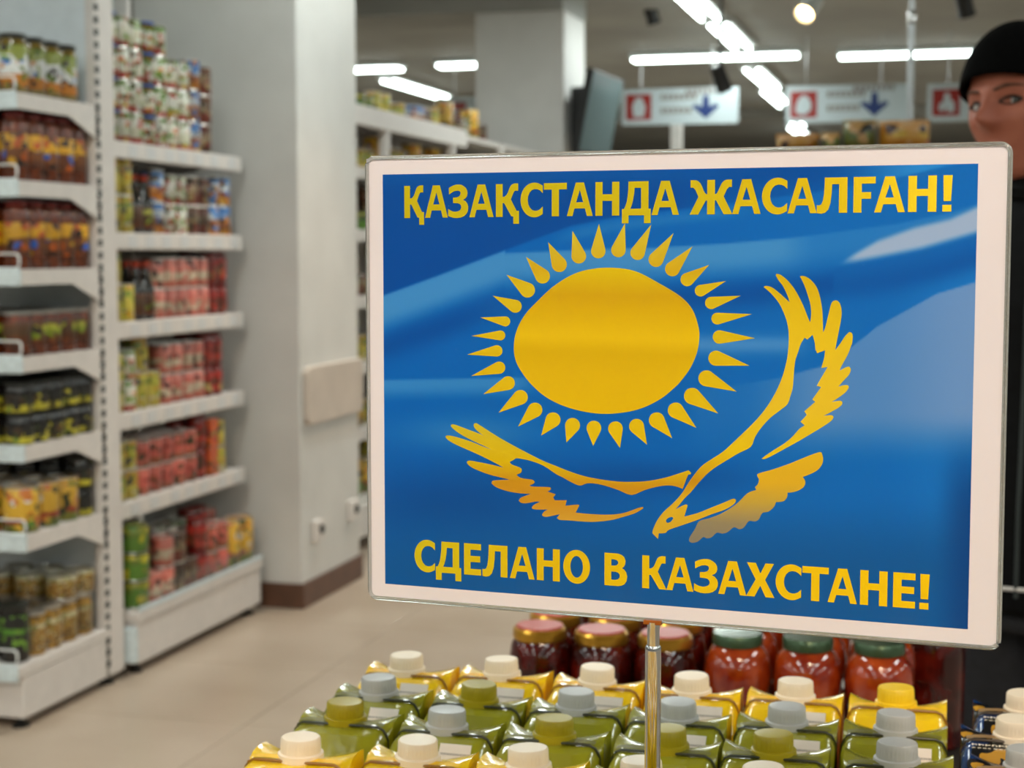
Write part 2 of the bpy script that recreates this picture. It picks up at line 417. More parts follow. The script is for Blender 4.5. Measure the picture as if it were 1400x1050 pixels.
def flag(x, y):
    mid = (10, 95, 178); dark = (4, 72, 152); light = (76, 136, 197); lav = (160, 164, 200)
    c = mid
    c = lerp3(c, (20, 104, 184), sstep(850, 1150, x) * .7)
    a = interp(x, AC)
    up = 1 - sstep(a - 3, a + 3, y)
    cu = lerp3(dark, (10, 86, 166), sstep(270, 232, y) * .6)
    cu = lerp3(cu, (8, 90, 172), sstep(900, 980, x) * .6 * sstep(a - 40, a, y))
    cu = lerp3(cu, (48, 132, 206), sstep(1110, 1270, x))
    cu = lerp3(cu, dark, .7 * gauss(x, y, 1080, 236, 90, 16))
    c = lerp3(c, cu, up)
    if up < .99:
        Lc = a if x < 690 else interp(x, BC)
        d = y - Lc; below = 1 - up
        lw = sstep(-2, 3, d) * (1 - sstep(18 if x > 690 else 26, 62, d)) * (1 - .55 * sstep(1060, 1120, x) * (1 - sstep(1150, 1160, x) * 0))
        c = lerp3(c, light, below * lw * .95)
        c = lerp3(c, dark, below * .8 * math.exp(-((d - 72) / 20) ** 2) * (1 - .5 * sstep(600, 720, x) * (1 - sstep(840, 900, x))))
        if x < 690: c = lerp3(c, light, .25 * below * math.exp(-((d - 18) / 12) ** 2))
        c = lerp3(c, (60, 125, 190), .5 * below * math.exp(-((y - a - 12) / 8) ** 2) * sstep(740, 800, x) * (1 - sstep(980, 1040, x)))
    if x > 1140:
        u, wv = interp(x, UC), interp(x, WC)
        c = lerp3(c, (14, 92, 172), .7 * sstep(wv - 2, wv + 8, y) * (1 - sstep(wv + 10, wv + 60, y)))
        c = lerp3(c, (34, 118, 196), .6 * sstep(1200, 1330, x) * sstep(wv + 30, wv + 70, y))
        c = lerp3(c, (176, 172, 202), sstep(u - 2, u + 9, y) * (1 - sstep(wv - 8, wv + 4, y)) * sstep(1138, 1175, x))
    k = interp(x, KC)
    if x > 930:
        st = .22 + .78 * sstep(1010, 1130, x)
        c = lerp3(c, lerp3((92, 130, 190), (120, 142, 194), sstep(1180, 1330, x)), st * sstep(k - 2, k + 2, y) * (1 - sstep(560, 640, y)) * sstep(930, 960, x))
    c = lerp3(c, (86, 136, 198), .85 * math.exp(-((y - 471) / 13) ** 2) * sstep(930, 960, x) * (1 - sstep(1070, 1120, x)))
    if x < 780:
        d = y - 519 + (x - 525) * .02
        c = lerp3(c, (68, 132, 196), .85 * sstep(-2, 3, d) * (1 - sstep(8, 34, d)) * (1 - sstep(690, 760, x)))
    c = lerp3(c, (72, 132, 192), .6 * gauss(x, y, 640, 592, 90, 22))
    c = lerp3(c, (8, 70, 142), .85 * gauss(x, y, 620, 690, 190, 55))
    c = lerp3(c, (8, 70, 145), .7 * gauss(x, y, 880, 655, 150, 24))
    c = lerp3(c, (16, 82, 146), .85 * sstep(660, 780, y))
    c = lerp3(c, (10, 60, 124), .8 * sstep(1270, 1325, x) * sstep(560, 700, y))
    return tuple(v / 255 for v in c)
BF = ((524.6, 240.3), (1336.6, 221.9), (1324.2, 860.3), (525.6, 797.8))
BO = [onsign(*q) for q in BF]
bx0 = (BO[0][0] + BO[3][0]) / 2; bx1 = (BO[1][0] + BO[2][0]) / 2; bz1 = (BO[0][1] + BO[1][1]) / 2; bz0 = (BO[2][1] + BO[3][1]) / 2
def topx(a, z):
    """poster-local point back to photo pixels (only used to lay the print out on the sheet)"""
    q = SROOT + DV * a + Vector((0, 0, z)) - CAM
    return 700 + F * q.dot(RIGHT) / q.dot(FWD), 525 - F * q.dot(UP) / q.dot(FWD)
nx, nz = 270, 200
vs_ = []; fs_ = []; cols = []
for j in range(nz + 1):
    for i in range(nx + 1):
        a = bx0 + (bx1 - bx0) * i / nx; z = bz0 + (bz1 - bz0) * j / nz
        vs_.append((a, -.0002, z)); q = topx(a, z); cols.append(lin(tuple(255 * v for v in flag(*q))))
for j in range(nz):
    for i in range(nx):
        k = j * (nx + 1) + i; fs_.append((k, k + 1, k + nx + 2, k + nx + 1))
me = bpy.data.meshes.new('flag_print'); me.from_pydata(vs_, [], fs_)
ca = me.color_attributes.new('ink', 'FLOAT_COLOR', 'POINT')
ca.data.foreach_set('color', [v for c in cols for v in (c[0] * .8, c[1] * 1.18, min(.9, c[2] * 1.28), 1)])
fm = mat('flag_ink', (10, 90, 180), .4, spec=.08); at = N(fm, 'ShaderNodeVertexColor'); at.layer_name = 'ink'
LK(fm, at.outputs[0], BS(fm).inputs['Base Color'])
link('flag_print', me, fm, paper)
# sun
sun_px = [(702.7, 475.9), (704.5, 459), (710.3, 443), (719, 429), (730, 416.7), (756.3, 392), (785.9, 374), (815.4, 366.8), (845, 366.4), (871.3, 371.7), (900.9, 387.1),
          (930.4, 405.2), (946.9, 423.3), (955, 446.3), (956.3, 462), (953, 482), (944, 503), (931, 521), (922.2, 530), (904.1, 544.8), (877.9, 557.9), (848.3, 564.5),
          (815.4, 565.2), (779.3, 557.9), (749.7, 544.8), (728, 527), (713, 508), (705, 492)]
zs = lambda py: onsign(830, py)[1]
SUNM = print_mat('sun_ink', [(0, (232, 176, 8)), (.3, (228, 172, 10)), (.45, (222, 166, 6)), (.55, (236, 182, 14)), (.75, (222, 164, 8)), (.84, (214, 154, 12)), (1, (224, 176, 12))], 'z', (zs(566), zs(366)))
RAYM = print_mat('ray_ink', [(0, (230, 180, 14)), (.4, (226, 176, 16)), (.75, (220, 176, 26)), (.82, (216, 160, 24)), (1, (216, 180, 52))], 'z', (zs(612), zs(305)))
flat('sun_disc', [[smooth([onsign(*q) for q in sun_px], 5)]], SUNM, paper, -.0003)
rays = []
def addrays(ox, oy, s, lst):
    for tx, ty, bx, by, r in lst: rays.append((ox + tx / s, oy + ty / s, ox + bx / s, oy + by / s, r / s))
addrays(630, 290, 6.562, [(178, 945, 400, 980, 45), (288, 750, 490, 845, 58), (412, 562, 600, 700, 67), (587, 402, 735, 575, 66), (785, 270, 885, 470, 68), (1003, 167, 1060, 395, 66), (1241, 105, 1235, 350, 65)])
addrays(830, 290, 6.562, [(162, 100, 103, 340, 65), (397, 113, 275, 365, 65), (598, 188, 440, 425, 67), (767, 308, 587, 510, 66), (917, 473, 720, 605, 60), (1068, 618, 840, 705, 52), (1200, 750, 935, 815, 55), (1300, 915, 990, 955, 53)])
addrays(630, 450, 6.176, [(92, 57, 335, 53, 42), (55, 215, 305, 183, 48), (90, 395, 325, 325, 52), (192, 548, 400, 455, 58), (320, 705, 505, 575, 62), (485, 822, 628, 682, 62), (680, 898, 780, 765, 63), (893, 957, 945, 812, 63), (1119, 985, 1125, 835, 62)])
addrays(830, 450, 6.176, [(1250, 76, 950, 66, 57), (1203, 308, 920, 245, 64), (1095, 527, 840, 415, 68), (940, 712, 720, 565, 70), (755, 833, 580, 685, 66), (550, 920, 420, 768, 66), (338, 975, 250, 820, 63), (110, 1003, 72, 840, 62)])
for tx, ty, bx, by, r in rays:
    d = math.hypot(tx - bx, ty - by); an = math.atan2(ty - by, tx - bx); al = math.acos(r / d)
    pts = [(tx, ty)] + [(bx + r * math.cos(an + al + (2 * PI - 2 * al) * k / 18), by + r * math.sin(an + al + (2 * PI - 2 * al) * k / 18)) for k in range(19)]
    flat('sun_ray', [[[onsign(*q) for q in pts]]], RAYM, paper, -.0003)
# eagle
def Z(ox, oy, s, pts): return [(ox + a / s, oy + b / s) for a, b in pts]
z1 = lambda *p: Z(600, 570, 7, p)
z2 = lambda *p: Z(760, 600, 7, p)
z3 = lambda *p: Z(880, 600, 5.385, p)
z4 = lambda *p: Z(1030, 360, 8.75, p)
z5 = lambda *p: Z(1020, 470, 6.175, p)
lw = z1((355, 60), (380, 70), (560, 185), (700, 265), (860, 350), (1000, 420)) + \
    z2((0, 258), (130, 310), (270, 355), (430, 387), (600, 408), (760, 410), (900, 400), (1050, 370), (1180, 330), (1270, 300), (1297, 325), (1285, 342), (1265, 348), (1215, 478),
       (1150, 455), (1080, 445), (980, 455), (850, 490), (725, 537), (600, 490), (480, 450), (380, 428), (300, 425), (230, 447), (150, 415), (60, 365)) + \
    z1((1120, 545), (1000, 465), (880, 420), (800, 402), (745, 395), (715, 412), (680, 430), (700, 455), (780, 485), (795, 510), (785, 535), (745, 553), (775, 578), (820, 590), (895, 600), (920, 622), (905, 640), (870, 655),
       (900, 665), (1040, 670), (1070, 675), (1075, 690), (1060, 705), (1040, 712), (1120, 740), (1095, 770), (1110, 797), (1225, 797), (1212, 850), (1330, 838), (1345, 850), (1310, 915)) + \
    z2((320, 718), (480, 725), (600, 718), (690, 697), (790, 660), (835, 650), (838, 665), (760, 710), (660, 742), (540, 775), (400, 792), (280, 792), (130, 780)) + \
    z1((1160, 985), (1130, 965), (1160, 930), (1120, 938), (1040, 955), (1000, 950), (988, 935), (1010, 905), (1045, 885), (960, 887), (905, 882), (890, 868), (910, 842), (970, 812), (920, 810), (840, 825), (790, 822), (765, 800),
       (790, 770), (880, 737), (760, 728), (650, 708), (550, 672), (505, 635), (515, 612), (560, 605), (680, 600), (600, 580), (480, 550), (350, 500), (285, 460), (268, 430), (290, 418), (350, 425), (500, 455), (620, 485),
       (540, 440), (380, 360), (220, 290), (110, 235), (65, 195), (75, 178), (130, 182), (280, 225), (400, 272), (505, 313), (440, 280), (320, 225), (200, 160), (130, 105), (115, 82), (130, 70), (170, 78), (280, 120), (400, 165), (485, 212),
       (430, 180), (360, 125), (335, 85), (340, 65))
rw = z3((105, 735), (75, 705), (65, 685), (85, 630), (110, 585), (150, 535), (200, 490), (250, 440), (290, 390), (330, 325), (380, 255), (430, 198), (500, 150), (570, 105), (630, 55)) + \
    z5((0, 730), (90, 640), (160, 555), (220, 465), (270, 370), (310, 270), (340, 160), (355, 70)) + \
    z4((425, 900), (420, 790), (400, 690), (360, 580), (310, 480), (240, 390), (180, 330), (125, 285), (140, 272), (190, 275), (250, 305), (340, 380), (435, 465), (415, 400), (360, 280), (300, 200), (268, 140), (280, 125), (330, 140),
       (400, 195), (470, 275), (530, 370), (600, 510), (650, 640), (680, 705), (692, 620), (685, 500), (655, 390), (610, 260), (558, 155), (590, 150), (640, 165), (700, 210), (760, 290), (800, 410), (825, 560), (832, 700), (835, 825),
       (860, 770), (900, 610), (930, 490), (960, 450), (1000, 445), (1035, 480), (1055, 550), (1055, 640), (1030, 780), (1000, 930), (980, 1040), (1040, 960), (1100, 870), (1150, 820), (1180, 835), (1190, 880), (1180, 970)) + \
    z5((890, 10), (860, 90), (800, 200), (795, 225), (840, 200), (870, 192), (885, 215), (870, 260), (820, 315), (780, 362), (830, 348), (862, 350), (868, 370), (840, 410), (780, 455), (725, 490), (790, 480), (812, 488), (812, 510), (780, 540),
       (710, 580), (655, 608), (720, 602), (740, 618), (720, 650), (640, 705), (540, 765), (430, 830), (320, 890), (220, 945), (160, 972), (132, 970), (150, 955), (230, 900), (310, 850), (370, 805), (410, 765), (450, 720), (495, 688), (460, 658),
       (515, 600), (492, 570), (585, 490), (560, 470), (635, 365), (597, 355), (640, 280), (690, 195), (635, 205), (660, 120), (668, 55), (600, 80), (590, 50)) + \
    z4((745, 1050), (735, 950), (710, 855), (645, 912), (615, 890), (570, 960)) + \
    z5((440, 70), (415, 150), (403, 270), (395, 370), (375, 440), (350, 510), (290, 560), (200, 630), (120, 720), (75, 790), (40, 870)) + \
    z3((700, 105), (600, 165), (520, 215), (460, 265), (400, 330), (350, 390), (300, 440), (260, 490), (235, 520), (270, 500), (310, 482), (325, 490), (300, 572), (400, 545), (500, 505), (600, 465), (660, 440), (682, 450), (665, 480),
       (600, 520), (500, 555), (400, 595), (300, 630), (190, 668), (165, 690), (135, 695), (112, 695), (108, 730))
eye = z3((165, 600), (185, 580), (210, 575), (220, 585), (200, 610), (175, 618))
tl = z3((335, 740), (345, 715), (380, 660), (410, 605), (480, 585), (560, 555), (640, 510), (700, 465), (765, 400), (830, 375), (820, 355), (840, 335), (850, 300), (840, 280), (835, 262), (860, 250), (960, 222), (1080, 180), (1200, 130), (1290, 98),
        (1310, 100), (1322, 140), (1315, 185), (1280, 230), (1220, 262), (1172, 280), (1190, 310), (1185, 345), (1150, 375), (1100, 392), (1060, 395), (1058, 425), (1040, 452), (1015, 462), (975, 465), (960, 500), (920, 535), (875, 545), (850, 590),
        (820, 607), (775, 605), (740, 650), (705, 665), (665, 650), (620, 685), (580, 697), (540, 690), (500, 725), (465, 732), (440, 722), (400, 755), (360, 765), (338, 755))
EG1 = print_mat('eagle_ink', [(0, (214, 152, 60)), (.2, (208, 142, 34)), (.4, (206, 142, 26)), (.6, (222, 172, 12)), (1, (216, 178, 44))], 'z', (zs(716), zs(576)))
EG2 = print_mat('eagle_wing_ink', [(0, (216, 158, 52)), (.16, (224, 166, 34)), (.24, (206, 142, 22)), (.36, (234, 184, 16)), (.55, (236, 184, 44)), (.8, (234, 184, 30)), (1, (220, 168, 14))], 'z', (onsign(1000, 738)[1], onsign(1080, 372)[1]))
EG3 = print_mat('eagle_tail_ink', [(0, (140, 124, 116)), (.25, (152, 132, 108)), (.48, (200, 152, 66)), (.7, (226, 164, 38)), (1, (230, 170, 32))], 'z', (onsign(960, 742)[1], onsign(1110, 618)[1]))
flat('eagle_wing', [[smooth([onsign(*q) for q in lw], 3, 60)]], EG1, paper, -.0003)
flat('eagle_head_and_wing', [[smooth([onsign(*q) for q in rw], 3, 60), smooth([onsign(*q) for q in eye], 3, 80)]], EG2, paper, -.0003)
flat('eagle_tail', [[smooth([onsign(*q) for q in tl], 3, 60)]], EG3, paper, -.0003)
# lettering: glyphs in a unit box (baseline 0, cap height 1, width 1)
def arc(cx, cy, rx, ry, a0, a1, n): return [(cx + rx * math.cos(math.radians(a0 + (a1 - a0) * k / n)), cy + ry * math.sin(math.radians(a0 + (a1 - a0) * k / n))) for k in range(n + 1)]
KTOP = [(0, 0), (0, 1), (.29, 1), (.29, .61), (.35, .61), (.42, .64), (.48, .69), (.53, .77), (.57, .85), (.62, .93), (.68, .975), (.75, 1.0), (.82, 1.01), (.955, 1.01), (.955, .79), (.82, .79), (.78, .765), (.75, .72), (.64, .53)]
ZH = [(.61, .585), (.64, .62), (.67, .68), (.72, .83), (.755, .91), (.80, .965), (.85, .995), (.9, 1.0), (.985, 1.0), (.985, .785), (.92, .785), (.87, .72), (.795, .515), (1, 0), (.80, 0), (.62, .405), (.59, .405), (.59, 0)]
GL = {
    'А': [[[(0, 0), (.345, 1), (.655, 1), (1, 0), (.775, 0), (.70, .225), (.295, .225), (.22, 0)], [(.36, .41), (.635, .41), (.5, .78)]]],
    'Н': [[[(0, 0), (0, 1), (.3, 1), (.3, .635), (.7, .635), (.7, 1), (1, 1), (1, 0), (.7, 0), (.7, .44), (.3, .44), (.3, 0)]]],
    'Т': [[[(.345, 0), (.345, .805), (0, .805), (0, 1), (1, 1), (1, .805), (.655, .805), (.655, 0)]]],
    'Е': [[[(0, 0), (0, 1), (1, 1), (1, .805), (.38, .805), (.38, .61), (.95, .61), (.95, .415), (.38, .415), (.38, .195), (1, .195), (1, 0)]]],
    'О': [[arc(.5, .5, .5, .525, 0, 360, 39)[:-1], arc(.5, .5, .235, .335, 0, 360, 39)[:-1]]],
    'С': [[arc(.585, .5, .585, .525, 50, 310, 30)[0:0] + [(.97, .93)] + arc(.6, .5, .6, .525, 63, 297, 28) + [(.97, .07), (.97, .30), (.85, .215), (.74, .178), (.62, .172), (.5, .2), (.4, .275), (.335, .38), (.315, .5), (.335, .62), (.4, .725), (.5, .8), (.62, .828), (.74, .822), (.85, .785), (.97, .70)]]],
    'В': [[[(0, 0), (0, 1), (.45, 1), (.6, .995), (.74, .965), (.86, .9), (.92, .79), (.9, .67), (.84, .6), (.76, .555), (.86, .52), (.95, .44), (1, .32), (.97, .17), (.88, .07), (.75, .02), (.6, 0)],
            [(.3, .62), (.3, .81), (.42, .81), (.53, .795), (.6, .75), (.6, .685), (.53, .635), (.42, .62)], [(.3, .185), (.3, .435), (.48, .435), (.6, .41), (.67, .35), (.67, .275), (.6, .21), (.48, .185)]]],
    'Х': [[[(0, 0), (.335, .51), (.02, 1), (.33, 1), (.5, .69), (.675, 1), (.97, 1), (.665, .51), (1, 0), (.69, 0), (.5, .33), (.3, 0)]]],
    'Ғ': [[[(0, 0), (0, 1), (1, 1), (1, .81), (.37, .81), (.37, .57), (.8, .57), (.8, .385), (.37, .385), (.37, 0)]]],
    '!': [[[(.05, 1), (1, 1), (.88, .29), (.12, .29)]], [[(0, 0), (0, .185), (.93, .185), (.93, 0)]]],
    'К': [[KTOP + [(1, 0), (.70, 0), (.35, .42), (.29, .42), (.29, 0)]]],
    'Қ': [[KTOP + [(.885, .18), (.99, .18), (.99, -.215), (.745, -.215), (.745, .01), (.665, .01), (.35, .42), (.29, .42), (.29, 0)]]],
    'Ж': [[[(.41, 0), (.41, .405), (.38, .405), (.20, 0), (0, 0), (.205, .515), (.13, .72), (.08, .785), (.015, .785), (.015, 1.0), (.1, 1.0), (.15, .995), (.20, .965), (.245, .91), (.28, .83), (.33, .68), (.36, .62), (.39, .585), (.41, .585), (.41, 1), (.59, 1), (.59, .585)] + ZH]],
    'Д': [[[(0, -.235), (0, .19), (.07, .19), (.12, .28), (.165, .4), (.195, .55), (.215, .75), (.225, 1), (.92, 1), (.92, .19), (1, .19), (1, -.235), (.77, -.235), (.77, 0), (.23, 0), (.23, -.235)], [(.29, .195), (.345, .31), (.385, .45), (.42, .62), (.44, .81), (.665, .81), (.665, .195)]]],
    'Л': [[[(0, .22), (.08, .215), (.145, .24), (.2, .35), (.235, .55), (.25, .8), (.255, 1), (1, 1), (1, 0), (.73, 0), (.73, .81), (.5, .81), (.487, .55), (.45, .28), (.38, .1), (.28, .01), (.16, -.02), (.05, -.01), (0, 0)]]],
    'З': [[[(.04, .91), (.14, .95), (.26, .985), (.40, 1.01), (.53, 1.015), (.67, 1.0), (.79, .955), (.89, .9), (.955, .82), (.97, .73), (.94, .645), (.86, .58), (.74, .54), (.87, .495), (.96, .42), (1, .33), (.99, .21), (.93, .12), (.8, .04), (.63, -.005), (.45, -.02), (.28, -.012), (.13, .015), (0, .05), (.01, .265), (.1, .225), (.22, .19),
            (.37, .175), (.5, .19), (.61, .23), (.66, .3), (.64, .37), (.57, .42), (.47, .44), (.25, .445), (.25, .61), (.45, .62), (.56, .65), (.62, .71), (.62, .775), (.57, .81), (.47, .825), (.32, .81), (.18, .765), (.05, .71)]]],
}
L1 = [('Қ', 553.1, 580.3, 255, 298.6), ('А', 581.4, 612.6, 253.9, 297.9), ('З', 612.9, 640.4, 252.6, 297.6), ('А', 642, 675.1, 252.1, 296.9), ('Қ', 678.3, 710.2, 251.9, 296.7), ('С', 711.9, 743.3, 251, 296), ('Т', 743.9, 775.3, 249.7, 295.3), ('А', 775.3, 810.7, 249.1, 295),
      ('Н', 814.3, 846.9, 248.3, 294.4), ('Д', 850.7, 890, 247.6, 293.9), ('А', 891.1, 928.6, 246.9, 293.4), ('Ж', 943.3, 1001.6, 245.3, 292.9), ('А', 1001.4, 1040.3, 244.6, 292.3), ('С', 1041.9, 1077.6, 244.3, 291.8), ('А', 1077.1, 1117.1, 243.1, 291.7), ('Л', 1117.1, 1158.6, 242.6, 290.7),
      ('Ғ', 1167.1, 1197.1, 241.9, 290.7), ('А', 1195.7, 1237.6, 241.4, 290.4), ('Н', 1241.9, 1280.6, 240.4, 290.1), ('!', 1288.9, 1302.1, 240.4, 289.9)]
L2 = [('С', 567.1, 595.9, 737.2, 779.6), ('Д', 596.2, 630.9, 739.9, 781.8), ('Е', 634.8, 658, 742.6, 785.4), ('Л', 659.9, 694.1, 745.4, 788.7), ('А', 697.4, 731.2, 748.2, 791.5), ('Н', 734.2, 765.6, 750.4, 794.6), ('О', 770.4, 807, 753.3, 797.7), ('В', 826.7, 857.9, 757, 801.5),
      ('К', 878.2, 911.6, 760.8, 805.4), ('А', 911.6, 948.4, 763.2, 808.5), ('З', 948.9, 981.8, 765.3, 811.2), ('А', 982.3, 1020.8, 767.7, 813.7), ('Х', 1020.4, 1059.2, 770.1, 816.9), ('С', 1060.6, 1096.7, 772.6, 819.6), ('Т', 1096.8, 1133, 774.7, 821.9), ('А', 1131.9, 1172, 777.3, 824.3),
      ('Н', 1176.1, 1213.4, 779.3, 826.9), ('Е', 1221.2, 1251.5, 781.9, 829.5), ('!', 1257.4, 1270.8, 783.8, 831.2)]
def linefit(xs, ys):
    n = len(xs); mx_ = sum(xs) / n; my = sum(ys) / n
    b = sum((a - mx_) * (c - my) for a, c in zip(xs, ys)) / sum((a - mx_) ** 2 for a in xs)
    return lambda a: my + b * (a - mx_)
for LN, stops in ((L1, [(0, (204, 170, 18)), (.55, (212, 176, 20)), (.8, (228, 180, 18)), (1, (255, 206, 40))]), (L2, [(0, (216, 182, 22)), (.3, (230, 178, 10)), (1, (250, 190, 8))])):
    lm = print_mat('letter_ink', stops, 'x', (onsign(LN[0][1], LN[0][3])[0], onsign(LN[-1][2], LN[-1][3])[0]))
    S0 = [onsign(a, (t + b) / 2)[0] for _, a, c, t, b in LN]; S1 = [onsign(c, (t + b) / 2)[0] for _, a, c, t, b in LN]
    mids = [(p + q) / 2 for p, q in zip(S0, S1)]
    ft = linefit(mids, [onsign((a + c) / 2, t)[1] for _, a, c, t, b in LN]); fb = linefit(mids, [onsign((a + c) / 2, b)[1] for _, a, c, t, b in LN])
    for (ch, *_), s0, s1 in zip(LN, S0, S1):
        polys = [[[(s0 + (s1 - s0) * gx, fb(s0 + (s1 - s0) * gx) + (ft(s0) - fb(s0)) * gz) for gx, gz in ring] for ring in poly] for poly in GL[ch]]
        flat('letter', polys, lm, paper, -.0004)
# pole
MB().lathe([(.0052, .012), (.0052, .02), (.0052, root_p.z - TABLE_Z - .0095), (.0052, root_p.z - TABLE_Z - .007), (.0046, root_p.z - TABLE_Z - .006)], 24, (0, .0005, 0)).obj('pole', M['chrome'], sign, True)
MB().lathe([(.0040, root_p.z - TABLE_Z - .012), (.0040, hz0 + .0005)], 20, (0, .0005, 0)).obj('inner_pole', M['chrome'], sign, True)
MB().box(-.006, .006, -.003, .004, hz0 - .001, hz0 + .002).obj('pole_clip', mat('amber_clip', (180, 96, 20), .25, trans=.3), sign, bevel=.0005)
MB().lathe([(.05, 0), (.05, .006), (.046, .009), (.008, .013)], 32).obj('base_plate', M['steel'], sign, True)

# ------------------------------------------------------------------ display table
tabm = gmat('table_laminate', (46, 42, 38), .5, .08, 6)
def table(name, label, x0, x1, y0, y1, z):
    t = thing(name, label, 'table', ((x0 + x1) / 2, (y0 + y1) / 2, 0)); a, b = (x1 - x0) / 2, (y1 - y0) / 2
    MB().box(-a, a, -b, b, z - .03, z).obj('table_top', tabm, t, bevel=.003)
    for sx in (-1, 1):
        for sy in (-1, 1): MB().box(sx * (a - .03) - .02, sx * (a - .03) + .02, sy * (b - .03) - .02, sy * (b - .03) + .02, 0, z - .03).obj('leg', M['black'], t)
    for sy in (-1, 1): MB().box(-a + .03, a - .03, sy * (b - .03) - .01, sy * (b - .03) + .01, z - .09, z - .03).obj('apron', tabm, t)
    return t
table('display_table', 'low display table under the juice cartons', -.545, .56, .40, 1.53, TABLE_Z)
table('display_table', 'low display table under the stacked jars of tomatoes', -.58, .115, 2.05, 2.39, .64)

# ------------------------------------------------------------------ juice cartons
HW, HD, CH = .0425, .0395, .214
def carton_body():
    xs = [-1, -.98, -.9, -.8, -.5, -.25, 0, .25, .5, .8, .9, .98, 1]
    ysl = [-1, -.96, -.84, -.6, -.36, -.2, -.13, -.04, .1, .3, .55, .8, .95, 1]
    def hgt(u, v):
        au = abs(u)
        if v <= -.13:
            z = -.0015 - .003 * ((-.13 - v) / .47) if v >= -.6 else -.0045 - .019 * (-.6 - v) / .4
            z -= .010 * max(0, (au - .8) / .2) ** 2
            if v > -.2: z -= .0015
        else:
            k = min(1, (v + .13) / .75) ** 1.2 if v < .62 else 1 - .25 * ((v - .62) / .38) ** 2
            z = -.0025 + .0038 * max(0, (au - .25) / .75) ** 1.2 * k
            if v > .3: z -= .009 * ((v - .3) / .7) ** 1.4 * max(0, 1 - .85 * au ** 2)
            z -= .010 * max(0, (au - .8) / .2) ** 2 * max(0, 1 - (v + .13) / .45)
            if v < -.1: z -= .0025
        return z
    def pin(u, v):
        # plan outline with rounded vertical corners, slightly waisted at the ears
        x, y = u * HW, v * HD
        if abs(u) > .9 and v < -.9: x *= .97; y *= .97
        return x, y
    mb = MB(); nx_, ny_ = len(xs), len(ysl); V = []
    for v in ysl:
        for u in xs: x, y = pin(u, v); V.append((x, y, CH + hgt(u, v)))
    Fc = [(j * nx_ + i, j * nx_ + i + 1, (j + 1) * nx_ + i + 1, (j + 1) * nx_ + i) for j in range(ny_ - 1) for i in range(nx_ - 1)]
    loop = [i for i in range(nx_)] + [j * nx_ + nx_ - 1 for j in range(1, ny_)] + [(ny_ - 1) * nx_ + i for i in range(nx_ - 2, -1, -1)] + [j * nx_ for j in range(ny_ - 2, 0, -1)]
    prev = loop
    for zz, sc in ((CH - .045, 1.0), (CH - .1, 1.008), (.012, .99), (0, .955)):
        base = len(V)
        for k in loop: V.append((V[k][0] * sc, V[k][1] * sc, zz))
        cur = list(range(base, base + len(loop))); n = len(loop)
        Fc += [(prev[i], cur[i], cur[(i + 1) % n], prev[(i + 1) % n]) for i in range(n)]; prev = cur
    Fc.append(tuple(prev))
    return mb.add(V, Fc)
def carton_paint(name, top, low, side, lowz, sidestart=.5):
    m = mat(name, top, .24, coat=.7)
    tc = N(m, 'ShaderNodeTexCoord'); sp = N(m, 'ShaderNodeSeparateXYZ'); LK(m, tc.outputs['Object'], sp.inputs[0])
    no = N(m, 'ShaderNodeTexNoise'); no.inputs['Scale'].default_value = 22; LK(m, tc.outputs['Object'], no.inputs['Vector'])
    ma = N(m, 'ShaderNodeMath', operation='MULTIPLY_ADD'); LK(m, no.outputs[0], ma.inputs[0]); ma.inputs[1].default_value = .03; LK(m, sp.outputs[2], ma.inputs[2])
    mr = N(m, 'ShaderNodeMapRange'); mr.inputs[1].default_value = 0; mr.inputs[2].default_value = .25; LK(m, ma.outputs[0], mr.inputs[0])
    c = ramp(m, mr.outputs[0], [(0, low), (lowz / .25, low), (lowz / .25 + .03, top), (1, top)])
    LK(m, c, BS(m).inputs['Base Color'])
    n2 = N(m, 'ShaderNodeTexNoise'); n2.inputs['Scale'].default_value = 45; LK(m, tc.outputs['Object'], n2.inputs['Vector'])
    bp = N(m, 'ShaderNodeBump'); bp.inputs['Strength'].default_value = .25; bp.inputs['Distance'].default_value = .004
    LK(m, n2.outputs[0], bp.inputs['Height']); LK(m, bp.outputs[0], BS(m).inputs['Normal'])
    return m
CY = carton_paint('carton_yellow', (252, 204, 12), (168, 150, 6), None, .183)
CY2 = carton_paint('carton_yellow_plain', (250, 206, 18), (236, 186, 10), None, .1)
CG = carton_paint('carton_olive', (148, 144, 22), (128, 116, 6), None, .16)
CB = mat('carton_navy', (20, 40, 80), .22, coat=.7)
tc = N(CB, 'ShaderNodeTexCoord'); vo = N(CB, 'ShaderNodeTexNoise'); vo.inputs['Scale'].default_value = 24; LK(CB, tc.outputs['Object'], vo.inputs['Vector'])
LK(CB, ramp(CB, vo.outputs[0], [(0, (14, 60, 120)), (.47, (16, 56, 112)), (.5, (10, 12, 18)), (.58, (10, 12, 18)), (.6, (190, 140, 40)), (.66, (120, 70, 50)), (.7, (40, 60, 90))], True), BS(CB).inputs['Base Color'])
cb = carton_body()
def cmesh(m):
    me_ = cb.mesh('carton_body', True); me_.materials.append(m)
    return me_
def seam_path():
    p = []
    for k in range(4): p.append((-HW - .0004, -.13 * HD, CH - .062 + .014 * k))
    p += [(-HW * 1.0, -.135 * HD, CH - .0115), (-HW * .97, -.14 * HD, CH - .0078), (-HW * .91, -.15 * HD, CH - .0034), (-HW * .8, -.16 * HD, CH - .001), (-HW * .4, -.18 * HD, CH - .0006), (0, -.2 * HD, CH - .0006)]
    return p + [(-x, y, z) for x, y, z in p[-2::-1]]
seam = MB().tube(seam_path(), [.0007] * 4 + [.0011] * 3 + [.0012] * 5 + [.0011] * 3 + [.0007] * 4, 6)
fin = MB()
fv = []
